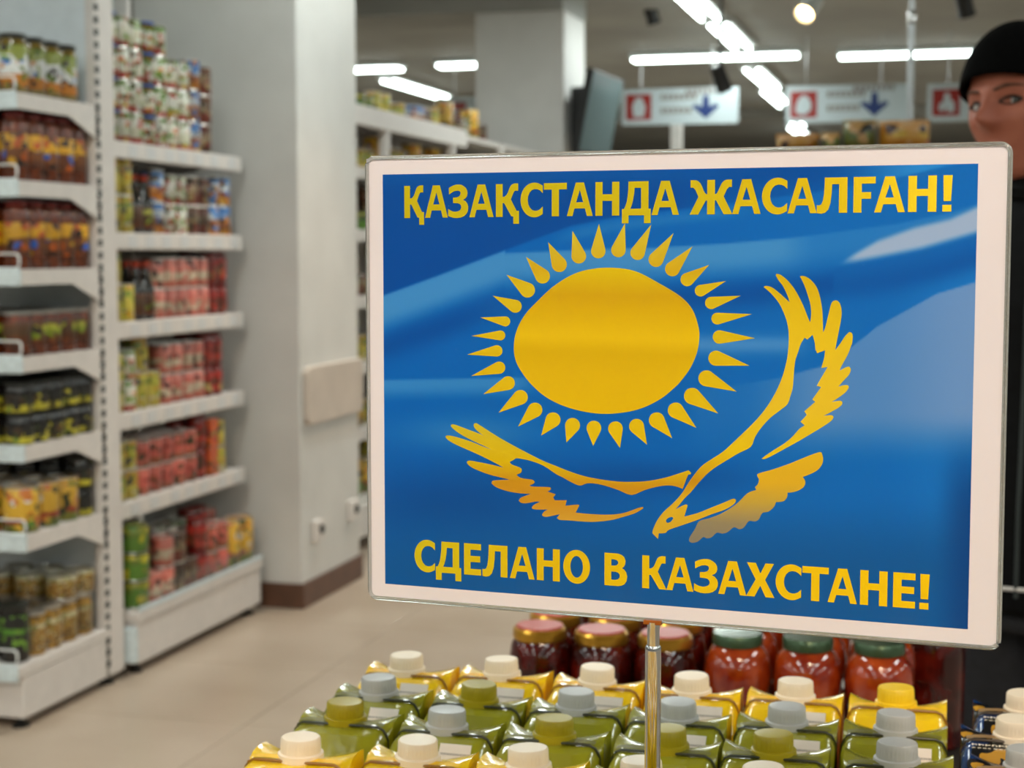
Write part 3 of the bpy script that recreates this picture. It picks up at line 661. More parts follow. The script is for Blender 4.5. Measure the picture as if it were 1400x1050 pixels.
for u_ in (-.9, -.75, -.5, -.25, 0, .25, .5, .75, .9):
    zz = CH + .0008 + .0012 * math.sin((u_ + 1) * 4) * .5 - .003 * max(0, (abs(u_) - .6) / .4) ** 2
    fv += [(u_ * HW, -.16 * HD, zz), (u_ * HW, .02 * HD, zz + .0006)]
fin.add(fv, [(2 * k, 2 * k + 2, 2 * k + 3, 2 * k + 1) for k in range(8)])
capw = MB().lathe([(.0125, .0150), (.0150, .0148), (.0158, .0135), (.0161, .008), (.0163, .002), (.016, .001)], 64, rib=.0005)
flange = MB().lathe([(.0184, 0), (.0186, .002), (.0182, .006), (.0165, .0066)], 32)
seamme = {}
def mk(mb, n, m, sm=True):
    me_ = mb.mesh(n, sm); me_.materials.append(m); return me_
capcol = {'white': mat('cap_cream', (246, 230, 206), .38, spec=.4), 'grey': mat('cap_shaded_white', (188, 187, 184), .35), 'olive': mat('cap_olive', (168, 150, 12), .35), 'yellow': mat('cap_yellow', (248, 206, 30), .35)}  # grey cap colour has the poster's shadow on the middle rows painted in
caps = {k: (mk(capw, 'screw_cap', m), mk(flange, 'spout_flange', m)) for k, m in capcol.items()}
labm = mat('carton_label', (236, 224, 212), .35)
tc = N(labm, 'ShaderNodeTexCoord'); sp = N(labm, 'ShaderNodeSeparateXYZ'); LK(labm, tc.outputs['Generated'], sp.inputs[0])
wv = N(labm, 'ShaderNodeTexNoise'); wv.inputs['Scale'].default_value = 32; LK(labm, tc.outputs['Generated'], wv.inputs['Vector'])
ra = ramp(labm, sp.outputs[1], [(0, (236, 224, 212)), (.3, (140, 130, 122)), (.37, (236, 224, 212)), (.58, (140, 130, 122)), (.66, (236, 224, 212))], True)
lt = N(labm, 'ShaderNodeMath', operation='GREATER_THAN'); LK(labm, wv.outputs[0], lt.inputs[0]); lt.inputs[1].default_value = .53
LK(labm, mixc(labm, lt.outputs[0], ra, (236, 224, 212)), BS(labm).inputs['Base Color'])
def top_z(v):
    return CH + (-.0015 - .003 * ((-.13 - v) / .47) if v >= -.6 else -.0045 - .019 * (-.6 - v) / .4) + .0007
lv = []; lf = []
for k, v in enumerate((-.601, -.7, -.8, -.9, -.99)):
    for u in (.08, .3, .52, .72): lv.append((u * HW, v * HD, top_z(v)))
for k in range(4):
    for i in range(3): lf.append((k * 4 + i, k * 4 + i + 1, k * 4 + i + 5, k * 4 + i + 4))
labme = MB().add(lv, lf).mesh('printed_label', True); labme.materials.append(labm)
txtm = mat('carton_print', (240, 226, 200), .4)
tv_ = []; tf_ = []
def dash(u, v, wu, wv_):
    o = len(tv_)
    for a, b in ((u, v), (u + wu, v), (u + wu, v - wv_), (u, v - wv_)): tv_.append((a * HW, b * HD, top_z(b) + .0002))
    tf_.append((o, o + 1, o + 2, o + 3))
rr = random.Random(3)
u = -.8
for k in range(9):
    dash(u, -.34, .03, .085); dash(u + .03, -.34 - .06 * rr.random(), .045, .025); dash(u + .075, -.36, .022, .03 + .04 * rr.random()); u += .125
u = -.8
for k in range(13): dash(u, -.52, .05 + .03 * rr.random(), .03); u += .1
txtme = MB().add(tv_, tf_).mesh('printed_lines', False, fix=False); txtme.materials.append(txtm)
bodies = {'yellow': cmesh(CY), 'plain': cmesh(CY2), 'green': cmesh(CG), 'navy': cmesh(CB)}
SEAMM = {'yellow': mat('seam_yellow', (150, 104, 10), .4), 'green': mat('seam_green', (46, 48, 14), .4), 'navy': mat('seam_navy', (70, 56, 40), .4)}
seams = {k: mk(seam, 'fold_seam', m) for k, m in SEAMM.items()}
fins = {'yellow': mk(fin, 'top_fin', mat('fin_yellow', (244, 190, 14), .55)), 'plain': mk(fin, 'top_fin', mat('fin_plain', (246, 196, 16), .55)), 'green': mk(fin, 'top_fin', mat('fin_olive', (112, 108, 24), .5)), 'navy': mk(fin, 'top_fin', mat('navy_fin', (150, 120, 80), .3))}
CNAME = {'yellow': 'yellow carton', 'plain': 'plain yellow carton', 'green': 'olive carton', 'navy': 'navy juice carton'}
KNAME = {'white': 'cream cap', 'grey': 'cap painted shade-grey', 'olive': 'olive cap', 'yellow': 'yellow cap'}
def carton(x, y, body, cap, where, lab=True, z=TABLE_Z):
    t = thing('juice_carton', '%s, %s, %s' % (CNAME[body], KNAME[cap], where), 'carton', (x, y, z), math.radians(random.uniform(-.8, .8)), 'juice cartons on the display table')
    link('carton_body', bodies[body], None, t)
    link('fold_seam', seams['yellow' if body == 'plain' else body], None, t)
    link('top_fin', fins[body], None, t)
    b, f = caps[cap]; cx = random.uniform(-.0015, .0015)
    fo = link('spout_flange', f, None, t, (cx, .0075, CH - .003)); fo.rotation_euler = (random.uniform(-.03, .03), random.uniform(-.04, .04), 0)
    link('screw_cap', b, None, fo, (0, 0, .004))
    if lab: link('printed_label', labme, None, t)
    if body == 'navy': link('printed_lines', txtme, None, t)
CX = [-.498, -.404, -.3125, -.223, -.13, -.04]
RY = [1.475, 1.388, 1.302, 1.216]
capz_dx = 0
rowtxt = ['row nearest the jars', 'second row from the jars', 'third row from the jars', 'fourth row from the jars']
coltxt = ['at the open floor end', 'second from the open floor', 'third from the open floor', 'behind the chrome pole', 'second from the navy cartons', 'next to the navy cartons']
lay = [[('yellow', 'white', 1), ('yellow', 'white', 1), ('yellow', 'white', 1), ('yellow', 'white', 1), ('yellow', 'white', 1), ('plain', 'yellow', 0)],
       [('green', 'grey', 1), ('green', 'olive', 0), ('green', 'grey', 0), ('green', 'grey', 1), ('green', 'grey', 1), ('green', 'grey', 1)],
       [('green', 'olive', 0), ('green', 'grey', 1), ('green', 'olive', 0), ('green', 'olive', 0), ('green', 'olive', 0), ('green', 'grey', 0)],
       [('plain', 'white', 0), ('plain', 'white', 0), ('plain', 'white', 0), ('green', 'white', 0), ('green', 'white', 0), ('green', 'white', 0)]]
pos_fix = {(3, 0): (-.496, 1.197), (2, 5): (-.034, 1.305), (0, 1): (-.407, 1.482), (0, 3): (-.2215, 1.468), (1, 3): (-.222, 1.378), (2, 3): (-.218, 1.296), (3, 3): (-.22, 1.207)}
for r in range(4):
    for c in range(6):
        x, y = pos_fix.get((r, c), (CX[c] + random.uniform(-.001, .001), RY[r] + random.uniform(-.002, .002)))
        b, k, l = lay[r][c]
        carton(x, y - .0075, b, k, rowtxt[r] + ', ' + coltxt[c], bool(l))
tray = thing('added_riser', 'added unseen riser lifting the yellow cartons into the chrome pole reflection', 'tray', (-.18, .715, TABLE_Z))  # unseen riser added so the cartons reflect yellow in the chrome pole
MB().box(-.365, .365, -.228, .23, 0, .058).obj('tray_body', gmat('cardboard', (176, 140, 96), .8, .08, 30), tray, bevel=.002)
MB().box(-.368, .368, -.2315, -.2285, 0, .075).obj('tray_lip', gmat('cardboard_lip', (170, 134, 90), .8, .08, 30), tray)
for j, y in enumerate((.90, .811, .722, .633, .544)):
    for c in range(7): carton((CX + [.053])[c], y, 'plain', 'white', '%s row before the pole, %s' % (('nearest', 'second', 'third', 'fourth', 'fifth')[j], (coltxt[:3] + ['in the fourth column', 'in the fifth column', 'in the sixth column', 'in the seventh column'])[c]), False, TABLE_Z + .0585)
for k, (x, y, kc, wtxt) in enumerate(((.068, 1.480, 'white', 'last in its line before the person'), (.057, 1.395, 'white', 'second in its line before the person'), (.064, 1.310, 'grey', 'third in its line before the person'), (.066, 1.225, 'grey', 'fourth in its line before the person'))):
    carton(x, y - .004, 'navy', kc, wtxt, False)
for k in range(3): carton(.16, 1.47 - .088 * k, 'navy', 'white', 'in the outer navy line beside the person', False)

# ------------------------------------------------------------------ jars of tomatoes and of dark preserve
tom = mat('tomato_glass', (168, 44, 10), .12, coat=.8)
tcn = N(tom, 'ShaderNodeTexCoord'); tn = N(tom, 'ShaderNodeTexNoise'); tn.inputs['Scale'].default_value = 26; LK(tom, tcn.outputs['Object'], tn.inputs['Vector'])
LK(tom, ramp(tom, tn.outputs[0], [(.35, (128, 28, 6)), (.65, (176, 68, 16))]), BS(tom).inputs['Base Color'])
drk = mat('dark_preserve_glass', (74, 10, 6), .12, coat=.35)
tcn = N(drk, 'ShaderNodeTexCoord'); tn = N(drk, 'ShaderNodeTexNoise'); tn.inputs['Scale'].default_value = 40; LK(drk, tcn.outputs['Object'], tn.inputs['Vector'])
LK(drk, ramp(drk, tn.outputs[0], [(.4, (44, 5, 3)), (.7, (92, 16, 6))]), BS(drk).inputs['Base Color'])
pinklid = mat('pink_lid', (178, 66, 52), .35); greenlid = mat('green_lid', (70, 92, 66), .25, .5)
tjar = Kind('tomato_jar', 'jar', [part('glass_jar', MB().lathe([(.028, 0), (.036, .004), (.043, .022), (.0445, .042), (.041, .062), (.034, .073), (.029, .077)], 28), tom),
                                  part('lid', MB().lathe([(.031, .076), (.033, .078), (.033, .089), (.031, .092), (.004, .0925)], 28), greenlid)])
djar = Kind('preserve_jar', 'jar', [part('glass_jar', MB().lathe([(.034, 0), (.0405, .005), (.0415, .13), (.038, .155), (.033, .164)], 28), drk),
                                    part('lid', MB().lathe([(.0345, .162), (.0365, .165), (.036, .175), (.033, .178)], 28), M['gold']),
                                    part('lid_panel', MB().lathe([(.032, .178), (.031, .1805), (.004, .181)], 24), pinklid)])
JZ = .64
for k, px in enumerate((742, 818, 905)):
    x = (-.528, -.443, -.357)[k]
    for r in range(3):
        djar.put((x, 2.115 + .09 * r, JZ), 'dark red jar, pink and gold lid, %s, %s row' % (('at the open floor end', 'middle column', 'beside the tomato jars')[k], ('front', 'middle', 'back')[r]), 'dark preserve jars', random.uniform(0, 6))
for k in range(1):
    for r in range(1): djar.put((-.014, 2.305, JZ), 'dark red jar with a pink and gold lid between tomato jars and person', 'dark jars by the person', random.uniform(0, 6))
for k in range(3):
    for r in range(3):
        for lv_ in range(2):
            if k == 2 and r == 2: continue
            tjar.put((-.262 + .0905 * k, 2.12 + .0915 * r, JZ + .0927 * lv_), 'squat tomato jar, %s layer, %s row, %s' % (('lower', 'upper')[lv_], ('front', 'middle', 'back')[r], ('next to the dark jars', 'in the middle column', 'in the column nearest the person')[k]), 'squat tomato jars', random.uniform(0, 6))

# ------------------------------------------------------------------ product kinds
def canm(name, r, h, lab, lid=None, cat='can'):
    lid = lid or M['tin']
    return Kind(name, cat, [part('label_wrap', MB().lathe([(r * .97, .003), (r, .005), (r, h - .005), (r * .97, h - .003)], 18), lab),
                            part('rim', MB().lathe([(r * .98, 0), (r * 1.01, .002), (r * .97, .005)], 18), M['tin']),
                            part('lid', MB().lathe([(r * .97, h - .005), (r * 1.01, h - .003), (r * 1.0, h), (r * .9, h - .001), (r * .88, h - .004)], 18), lid)])
def jarm(name, r, h, content, lab, lid, lz=(.2, .72), neck=.8, cat='jar'):
    return Kind(name, cat, [part('glass_jar', MB().lathe([(r * .85, 0), (r * .98, .006), (r * .98, h * .78), (r * .9, h * .86), (r * neck, h * .89), (r * neck, h * .93)], 18), content),
                            part('label_wrap', MB().lathe([(r, h * lz[0]), (r * 1.005, h * lz[0] + .001), (r * 1.005, h * lz[1]), (r, h * lz[1] + .001)], 18, cap=False), lab),
                            part('lid', MB().lathe([(r * neck * 1.05, h * .91), (r * neck * 1.1, h * .92), (r * neck * 1.1, h * .985), (r * neck, h)], 18), lid)])
def bottlem(name, r, h, content, lab, lid):
    return Kind(name, 'bottle', [part('glass_bottle', MB().lathe([(r * .85, 0), (r, .006), (r, h * .52), (r * .85, h * .62), (r * .42, h * .76), (r * .36, h * .92)], 16), content),
                                 part('label_wrap', MB().lathe([(r * 1.01, h * .1), (r * 1.012, h * .101), (r * 1.012, h * .46), (r * 1.01, h * .461)], 16, cap=False), lab),
                                 part('cap', MB().lathe([(r * .44, h * .9), (r * .46, h * .91), (r * .46, h * .995), (r * .4, h)], 12), lid)])
def boxm(name, w_, d_, h, lab, cat='packet'):
    return Kind(name, cat, [part('carton_body', MB().box(-w_ / 2, w_ / 2, -d_ / 2, d_ / 2, 0, h), lab, False, .003),
                            part('top_flap', MB().box(-w_ * .46, w_ * .46, -d_ * .42, d_ * .42, h, h + .0012), M['white'], False)])
redlid = mat('dark_red_lid', (104, 12, 8), .35); dklid = mat('dark_lid', (26, 28, 22), .35); grlid = mat('green_lid_flat', (88, 120, 40), .4)
blulid = mat('blue_lid', (40, 84, 160), .35); blk = mat('black_glass', (18, 14, 12), .12, coat=.6)
brn = gmat('brown_glass', (84, 38, 18), .18, .5, 60, coat=.1); olv = gmat('olive_glass', (96, 80, 34), .18, .5, 60, coat=.15)
gold_ = gmat('pickle_glass', (140, 108, 48), .15, .45, 70, coat=.5)
W, B = (214, 216, 214), (60, 110, 180)
l_white = label_mat('label_white_blue', [(0, (190, 120, 40)), (.28, W), (.72, (130, 140, 50))], [(0, (110, 60, 30)), (.28, B), (.6, (110, 140, 40)), (.72, (90, 110, 30))])
l_tea = label_mat('label_yellow_blue', [(0, (96, 50, 26)), (.22, (120, 70, 30)), (.55, (214, 160, 20))], [(0, (120, 60, 30)), (.2, (34, 96, 190)), (.5, (220, 180, 30)), (.75, (190, 90, 20))], 22, .36)
l_green = label_mat('label_green', [(0, (84, 44, 20)), (.4, (76, 52, 26)), (.8, (96, 56, 24))], [(0, (120, 60, 24)), (.2, (132, 150, 40)), (.6, (170, 170, 60)), (.85, (80, 50, 24))], 17, .5)
l_olive = label_mat('label_black_olive', [(0, (190, 180, 50)), (.4, (30, 26, 20))], [(0, (110, 130, 40)), (.4, (90, 60, 30)), (.7, (60, 40, 20))], 30, .3)
l_pine = label_mat('label_yellow_fruit', [(0, (120, 120, 30)), (.2, (150, 40, 24)), (.32, (214, 168, 50))], [(0, (90, 130, 40)), (.25, (206, 180, 60)), (.4, (222, 222, 216)), (.75, (196, 110, 30))], 24, .34)
l_mush = label_mat('label_mushroom', [(0, (150, 112, 50)), (.3, (170, 130, 60)), (.8, (200, 190, 150))], [(0, (104, 76, 30)), (.4, (120, 90, 36)), (.8, (140, 140, 60))], 70, .42)
l_dark = label_mat('label_dark_green', [(0, (30, 32, 28)), (.45, (90, 150, 40)), (.62, (30, 32, 28))], [(0, (50, 50, 44)), (.5, (120, 170, 50))], 30, .25)
l_veg = label_mat('label_white_green', [(0, (170, 50, 40)), (.18, (206, 204, 180)), (.62, (214, 214, 200)), (.85, (96, 130, 50))], [(0, (206, 170, 60)), (.25, (120, 150, 60)), (.5, (206, 120, 60)), (.7, (220, 220, 210))], 30, .36)
l_corn = label_mat('label_yellow_green', [(0, (190, 170, 60)), (.3, (206, 190, 80)), (.65, (120, 140, 30)), (.82, (196, 150, 30))], [(0, (210, 200, 170)), (.3, (150, 160, 40)), (.65, (190, 180, 60))], 26, .36)
l_blue = label_mat('label_blue_white', [(0, (196, 120, 40)), (.25, (150, 90, 60)), (.5, (190, 196, 200)), (.75, (70, 120, 180))], [(0, (210, 160, 60)), (.3, (210, 150, 90)), (.6, (80, 130, 190))], 26, .36)
l_brown = label_mat('label_brown', [(0, (110, 46, 34)), (.4, (120, 100, 70)), (.7, (90, 60, 40))], [(0, (150, 130, 90)), (.4, (170, 150, 120)), (.7, (60, 40, 26))], 26, .34)
l_pink = label_mat('label_pink', [(0, (194, 104, 88)), (.22, (206, 190, 164)), (.56, (210, 124, 110))], [(0, (176, 84, 66)), (.22, (190, 150, 120)), (.56, (196, 96, 80))], 26, .3)
l_rose = label_mat('label_rose_plain', [(0, (150, 80, 50)), (.25, (206, 96, 84)), (.7, (212, 110, 94))], [(0, (170, 140, 60)), (.25, (130, 44, 30)), (.6, (206, 96, 84))], 26, .3)
l_red = label_mat('label_red_dark', [(0, (186, 60, 44)), (.3, (120, 40, 26)), (.65, (170, 44, 32))], [(0, (170, 150, 90)), (.4, (90, 80, 40)), (.7, (140, 30, 20))], 26, .34)
l_orange = label_mat('label_orange', [(0, (206, 90, 20)), (.35, (90, 50, 24)), (.6, (206, 84, 24))], [(0, (200, 150, 40)), (.4, (150, 160, 60)), (.7, (160, 40, 20))], 26, .34)
l_sun = label_mat('label_bright_green', [(0, (84, 128, 34)), (.55, (96, 120, 30)), (.75, (140, 140, 30))], [(0, (90, 140, 40)), (.55, (80, 50, 24)), (.75, (190, 180, 40))], 18, .3)
K = {}
K['greenjar'] = jarm('pickle_jar', .042, .165, olv, l_white, dklid, (.12, .8), .86)
K['tea'] = bottlem('sauce_bottle', .036, .20, brn, l_tea, redlid)
K['tea'] = jarm('sauce_jar', .037, .19, brn, l_tea, redlid, (.2, .68), .7)
K['greenlabel'] = jarm('vegetable_jar', .039, .125, brn, l_green, M['tin'], (.25, .75), .9)
K['olives'] = jarm('olive_jar', .039, .088, blk, l_olive, dklid, (.05, .55), .9)
K['pine'] = canm('fruit_can', .05, .13, l_pine)
K['mush'] = jarm('mushroom_jar', .041, .125, gold_, l_mush, M['tin'], (.1, .7), .9)
K['goldcan'] = canm('mushroom_can', .046, .07, l_mush)
K['darkbox'] = jarm('dark_jar', .042, .165, blk, l_dark, dklid, (.2, .8), .9)
K['veg'] = canm('vegetable_can', .039, .099, l_veg)
K['vegblue'] = jarm('blue_lidded_jar', .039, .1, olv, l_veg, blulid, (.1, .75), .95)
K['corn'] = canm('corn_can', .039, .12, l_corn)
K['blue'] = canm('blue_label_can', .04, .105, l_blue)
K['brown'] = canm('brown_label_can', .041, .1, l_brown)
K['bottle'] = bottlem('dark_bottle', .03, .19, blk, l_green, mat('orange_cap', (180, 60, 30), .4))
K['pink'] = canm('pink_label_can', .038, .1, l_pink)
K['rose'] = canm('rose_label_can', .04, .09, l_rose)
K['red'] = jarm('red_jar', .036, .11, mat('red_glass', (110, 24, 16), .15, coat=.5), l_red, redlid, (.15, .75), .85)
K['orange'] = boxm('orange_packet', .066, .066, .1, l_orange)
K['yellow'] = canm('yellow_label_can', .039, .095, l_corn)
K['sun'] = canm('sunflower_label_can', .046, .088, l_sun, dklid)
K['bigyellow'] = canm('large_fruit_can', .052, .165, l_pine)
KD = {'greenjar': 'pickle jar with white and blue label', 'tea': 'red-brown sauce jar with yellow label', 'greenlabel': 'brown jar with green label and tin lid', 'olives': 'black olive jar with yellow-green label', 'pine': 'yellow fruit can with red print',
      'mush': 'golden-brown mushroom jar', 'goldcan': 'flat golden mushroom can', 'darkbox': 'tall black jar with a green label', 'veg': 'white and green vegetable can', 'vegblue': 'small jar with white label and blue lid', 'corn': 'yellow and green corn can', 'blue': 'can with blue and white label',
      'brown': 'can with brown label', 'bottle': 'dark bottle with orange cap', 'pink': 'can with pink and cream label', 'rose': 'short can with rose-pink label', 'red': 'red jar with dark red lid', 'orange': 'orange and brown packet', 'yellow': 'can with yellow and green label',
      'sun': 'bright green can with sunflower print', 'bigyellow': 'large yellow fruit can'}

# ------------------------------------------------------------------ end shelving unit (open side towards us)
UX1, UX0, UYF, UYB = -2.46, -3.42, 4.0, 4.44
LV = [1.752, 1.515, 1.272, 1.032, .785, .535]
unit = thing('shelving_unit', 'white metal shelving unit seen from its open side, with slotted upright', 'shelf', ((UX0 + UX1) / 2, 4.25, 0))
def U(x, y, z): return (x - (UX0 + UX1) / 2, y - 4.25, z)
def ubox(n, m, x0, x1, y0, y1, z0, z1, par, bev=0):
    a = U(x0, y0, z0); b = U(x1, y1, z1)
    return MB().box(a[0], b[0], a[1], b[1], a[2], b[2]).obj(n, m, par, bevel=bev)
post = ubox('post', M['white'], UX1 - .03, UX1 + .0, 4.42, 4.535, .03, 2.4, unit, .003)
sl = MB()
z = .06
while z < 2.38:
    a = U(UX1 + .0004, 4.424, z); sl.box(a[0] - .0015, a[0] + .0008, a[1] - .002, a[1] + .02, z, z + .021); z += .0365
tag(sl.obj('slot_column', M['dark'], post), kind='stuff')
ubox('post', M['white'], UX0, UX0 + .03, 4.42, 4.535, .03, 2.4, unit, .003)
ubox('back_panel', gmat('back_panel_pale', (218, 226, 230), .4, .02, 20), UX0 + .03, UX1 - .03, 4.45, 4.465, .1, 2.4, unit)
def wire_stop(x, z, y, par):
    pts = []
    for cx, cz, a0 in ((.035, .012, 270), (.035, .028, 0), (-.035, .028, 90), (-.035, .012, 180)):
        for k in range(4):
            a = math.radians(a0 + 30 * k); pts.append(U(x + cx + .012 * math.cos(a), y, z + cz + .012 * math.sin(a)))
    return MB().tube(pts, .0032, 6, True).obj('wire_stop', M['wire'], par, True)
for i, zt in enumerate(LV):
    s = ubox('shelf_board', M['white'], UX0 + .03, UX1 - .004, UYF, 4.44, zt - .03, zt, unit, .002)
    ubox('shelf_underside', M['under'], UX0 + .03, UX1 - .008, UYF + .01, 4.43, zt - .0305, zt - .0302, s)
    for xx in (UX1 - .004, UX0 + .03):
        pl = [(UYF - 4.25, zt + .002), (4.44 - 4.25, zt + .002), (4.44 - 4.25, zt - .098), (4.425 - 4.25, zt - .098), (4.27 - 4.25, zt - .042), (UYF - 4.25, zt - .042)]
        MB().prism(pl, 'x', xx - (UX0 + UX1) / 2, xx - (UX0 + UX1) / 2 + .004).obj('bracket', M['white'], s)
    ubox('price_rail', M['rail'], UX0 + .03, UX1 - .001, UYF - .012, UYF, zt - .044, zt + .004, s, .002)
    if i != 4: wire_stop(UX1 - .055, zt + .004, UYF + .002, s)
b = ubox('base_plinth', M['white'], UX0, UX1, 3.96, 4.44, .03, .15, unit, .004)
ubox('base_shelf', M['white'], UX0, UX1 + .002, 3.94, 4.44, .15, .182, unit, .004)
ubox('price_rail', M['rail'], UX0, UX1 - .001, 3.93, 3.94, .14, .184, b, .002)
wire_stop(UX1 - .055, .186, 3.945, b)
for x in (UX0 + .04, UX1 - .03):
    for y in (3.99, 4.47):
        q = U(x, y, 0); MB().lathe([(.025, 0), (.025, .008), (.012, .012), (.012, .05)], 12, q).obj('foot', M['black'], unit)
ORD = ['first', 'second', 'third', 'fourth', 'fifth', 'sixth', 'seventh', 'eighth', 'ninth', 'tenth', 'eleventh', 'twelfth', 'thirteenth']
KS = {'greenjar': 'pickle jar', 'tea': 'sauce jar', 'greenlabel': 'green-labelled jar', 'olives': 'olive jar', 'pine': 'yellow can', 'mush': 'mushroom jar', 'goldcan': 'mushroom can', 'darkbox': 'black jar', 'veg': 'white-green can', 'vegblue': 'blue-lidded jar', 'corn': 'yellow-green can', 'blue': 'blue-white can',
      'brown': 'brown can', 'bottle': 'dark bottle', 'pink': 'pink can', 'rose': 'rose can', 'red': 'red jar', 'orange': 'orange packet', 'yellow': 'yellow-green tin', 'sun': 'bright green can', 'bigyellow': 'large yellow can'}
SHN = {'on the top shelf of the slotted unit': "slotted unit's top shelf", 'on the second shelf of the slotted unit': "slotted unit's second shelf", 'on the third shelf of the slotted unit': "slotted unit's third shelf", 'on the middle shelf of the slotted unit': "slotted unit's fourth shelf",
       'stacked below the middle of the slotted unit': "slotted unit's fifth shelf", 'on the low shelf of the slotted unit': "slotted unit's sixth shelf", 'behind the fruit cans of the slotted unit': 'behind yellow cans', 'on the base of the slotted unit': "slotted unit's base",
       'in front on the base of the slotted unit': "slotted unit's base front", 'stacked on mushroom jars of the slotted unit': 'on the mushroom jars'}
def fill_end(kind, z, ys, xs, grp, extra='', layers=1, h=0, skip=()):
    for li in range(layers):
        for i, x in enumerate(xs):
            for j, y in enumerate(ys):
                if (li, i, j) in skip: continue
                K[kind].put((x + random.uniform(-.001, .001), y + random.uniform(-.001, .001), z + li * h), '%s, %s, %s%s column from open side, %s from front' % (KS[kind], SHN[grp], ('', ('lower layer, ', 'upper layer, ')[li])[layers > 1], ORD[i], ORD[j]), KD[kind] + ' ' + grp, random.uniform(0, 6.28))
def rng(a, st, n): return [a + st * k for k in range(n)]
fill_end('greenjar', LV[0] + .0005, rng(4.062, .088, 4), rng(-2.512, -.09, 4), 'on the top shelf of the slotted unit')
fill_end('tea', LV[1] + .0005, rng(4.055, .08, 5), rng(-2.508, -.079, 4), 'on the second shelf of the slotted unit')
fill_end('tea', LV[2] + .0005, rng(4.055, .08, 5), rng(-2.508, -.079, 4), 'on the third shelf of the slotted unit')
fill_end('greenlabel', LV[3] + .0005, rng(4.05, .081, 5), rng(-2.51, -.083, 4), 'on the middle shelf of the slotted unit')
fill_end('olives', LV[4] + .0005, rng(4.05, .081, 5), rng(-2.51, -.083, 4), 'stacked below the middle of the slotted unit', layers=2, h=.0885)
fill_end('pine', LV[5] + .0005, rng(4.07, .106, 3), rng(-2.522, -.106, 3), 'on the low shelf of the slotted unit')
fill_end('olives', LV[5] + .0005, [4.376], rng(-2.515, -.085, 4), 'behind the fruit cans of the slotted unit', layers=2, h=.0885)
fill_end('mush', .1825, rng(4.09, .0875, 4), rng(-2.512, -.088, 4), 'on the base of the slotted unit', skip=())
fill_end('darkbox', .1825, [4.002], rng(-2.512, -.09, 4), 'in front on the base of the slotted unit')
fill_end('goldcan', .1825 + .1255, [4.26, 4.36], rng(-2.514, -.1, 3), 'stacked on mushroom jars of the slotted unit')

# ------------------------------------------------------------------ side shelving unit along the aisle
SX1, SXB, SY0, SY1 = -2.5, -2.97, 4.56, 5.52
u2 = thing('shelving_unit', 'white shelving unit of stacked cans standing against the near column', 'shelf', (-2.7, 5.04, 0))
def V2(x, y): return x + 2.7, y - 5.04
def vbox(n, m, x0, x1, y0, y1, z0, z1, par, bev=0):
    a = V2(x0, y0); b = V2(x1, y1); return MB().box(a[0], b[0], a[1], b[1], z0, z1).obj(n, m, par, bevel=bev)
vbox('back_panel', gmat('back_panel_grey', (150, 156, 152), .5, .05, 10), SXB - .012, SXB, SY0, 5.6, .05, 2.4, u2)
for y in (SY0, SY1 - .03): vbox('post', M['white'], SXB, SXB + .05, y, y + .03, .03, 2.3, u2, .003)
L2Z = [1.66, 1.378, 1.10, .815, .533]
for i, zt in enumerate(L2Z):
    s = vbox('shelf_board', M['white'], SXB + .05, SX1 - .006, SY0 + .003, SY1, zt - .03, zt, u2, .002)
    vbox('price_rail', M['white'], SX1 - .006, SX1 + .008, SY0 + .003, SY1, zt - .05, zt + .003, s, .003)
    for k in range(7):
        y = SY0 + .1 + k * .125 + random.uniform(-.02, .02)
        vbox('price_tag', M['tag'], SX1 + .008, SX1 + .0092, y, y + .055, zt - .043, zt - .006, s)
    for y in (SY0 + .003, SY1 - .004):
        a = V2(0, y)[1]
        MB().prism([(SXB + .05 + 2.7, zt - .1), (SXB + .08 + 2.7, zt - .1), (SX1 - .1 + 2.7, zt - .03), (SXB + .05 + 2.7, zt - .03)], 'y', a, a + .004).obj('bracket', M['white'], s)
vbox('base_plinth', M['white'], SXB, -2.435, SY0 + .02, SY1, .035, .17, u2, .004)
bs = vbox('base_shelf', M['white'], SXB, -2.428, SY0 + .01, SY1, .17, .2, u2, .004)
fence_m = clear
vbox('clear_front_strip', clear, -2.432, -2.4295, SY0 + .02, SY1, .2, .265, bs)
vbox('strip_lip', M['rail'], -2.434, -2.427, SY0 + .02, SY1, .2, .215, bs, .002)
e = V2(-2.455, SY0 + .012); MB().box(e[0] - .03, e[0] + .02, e[1] - .02, e[1] + .01, .04, .155).obj('end_cap', M['rail'], u2, bevel=.008)
for x in (SXB + .05, -2.47):
    for y in (SY0 + .06, SY1 - .05):
        q = V2(x, y); MB().lathe([(.022, 0), (.022, .008), (.012, .012), (.012, .04)], 12, (q[0], q[1], 0)).obj('foot', M['black'], u2)
def run(z, y, items, shelf, xf):
    """items: (kind, columns, layers, rows)"""
    idx = -1
    for kind, n, lay_, rows in items:
        kd = K[kind]; me0 = kd.parts[0][1]
        rad = max(abs(v.co.y) for v in me0.vertices); h = max(v.co.z for nm, mm in kd.parts for v in mm.vertices)
        for i in range(n):
            y += rad * 1.02 + .0025; idx += 1
            for r in range(rows):
                for k in range(lay_ if isinstance(lay_, int) else lay_[i]):
                    kd.put((xf - rad - r * (2.04 * rad + .008) + random.uniform(-.002, .002) - k * .0005, y, z + .0006 + k * (h + .0003)), '%s, %s, %s from slotted post, layer %s, %s row' % (KS[kind], shelf.replace('on the ', '').replace('in front base', 'base front').replace('the ', '').replace('in front on ', 'front of ').replace('behind on ', 'back of '), ORD[idx], ('one', 'two', 'three', 'four')[k], ('front', 'rear')[r]), KD[kind] + ' ' + shelf, 0 if kind == 'orange' else random.uniform(0, 6.28))
            y += rad * 1.02 + .0025
    return y
XF = SX1 - .012
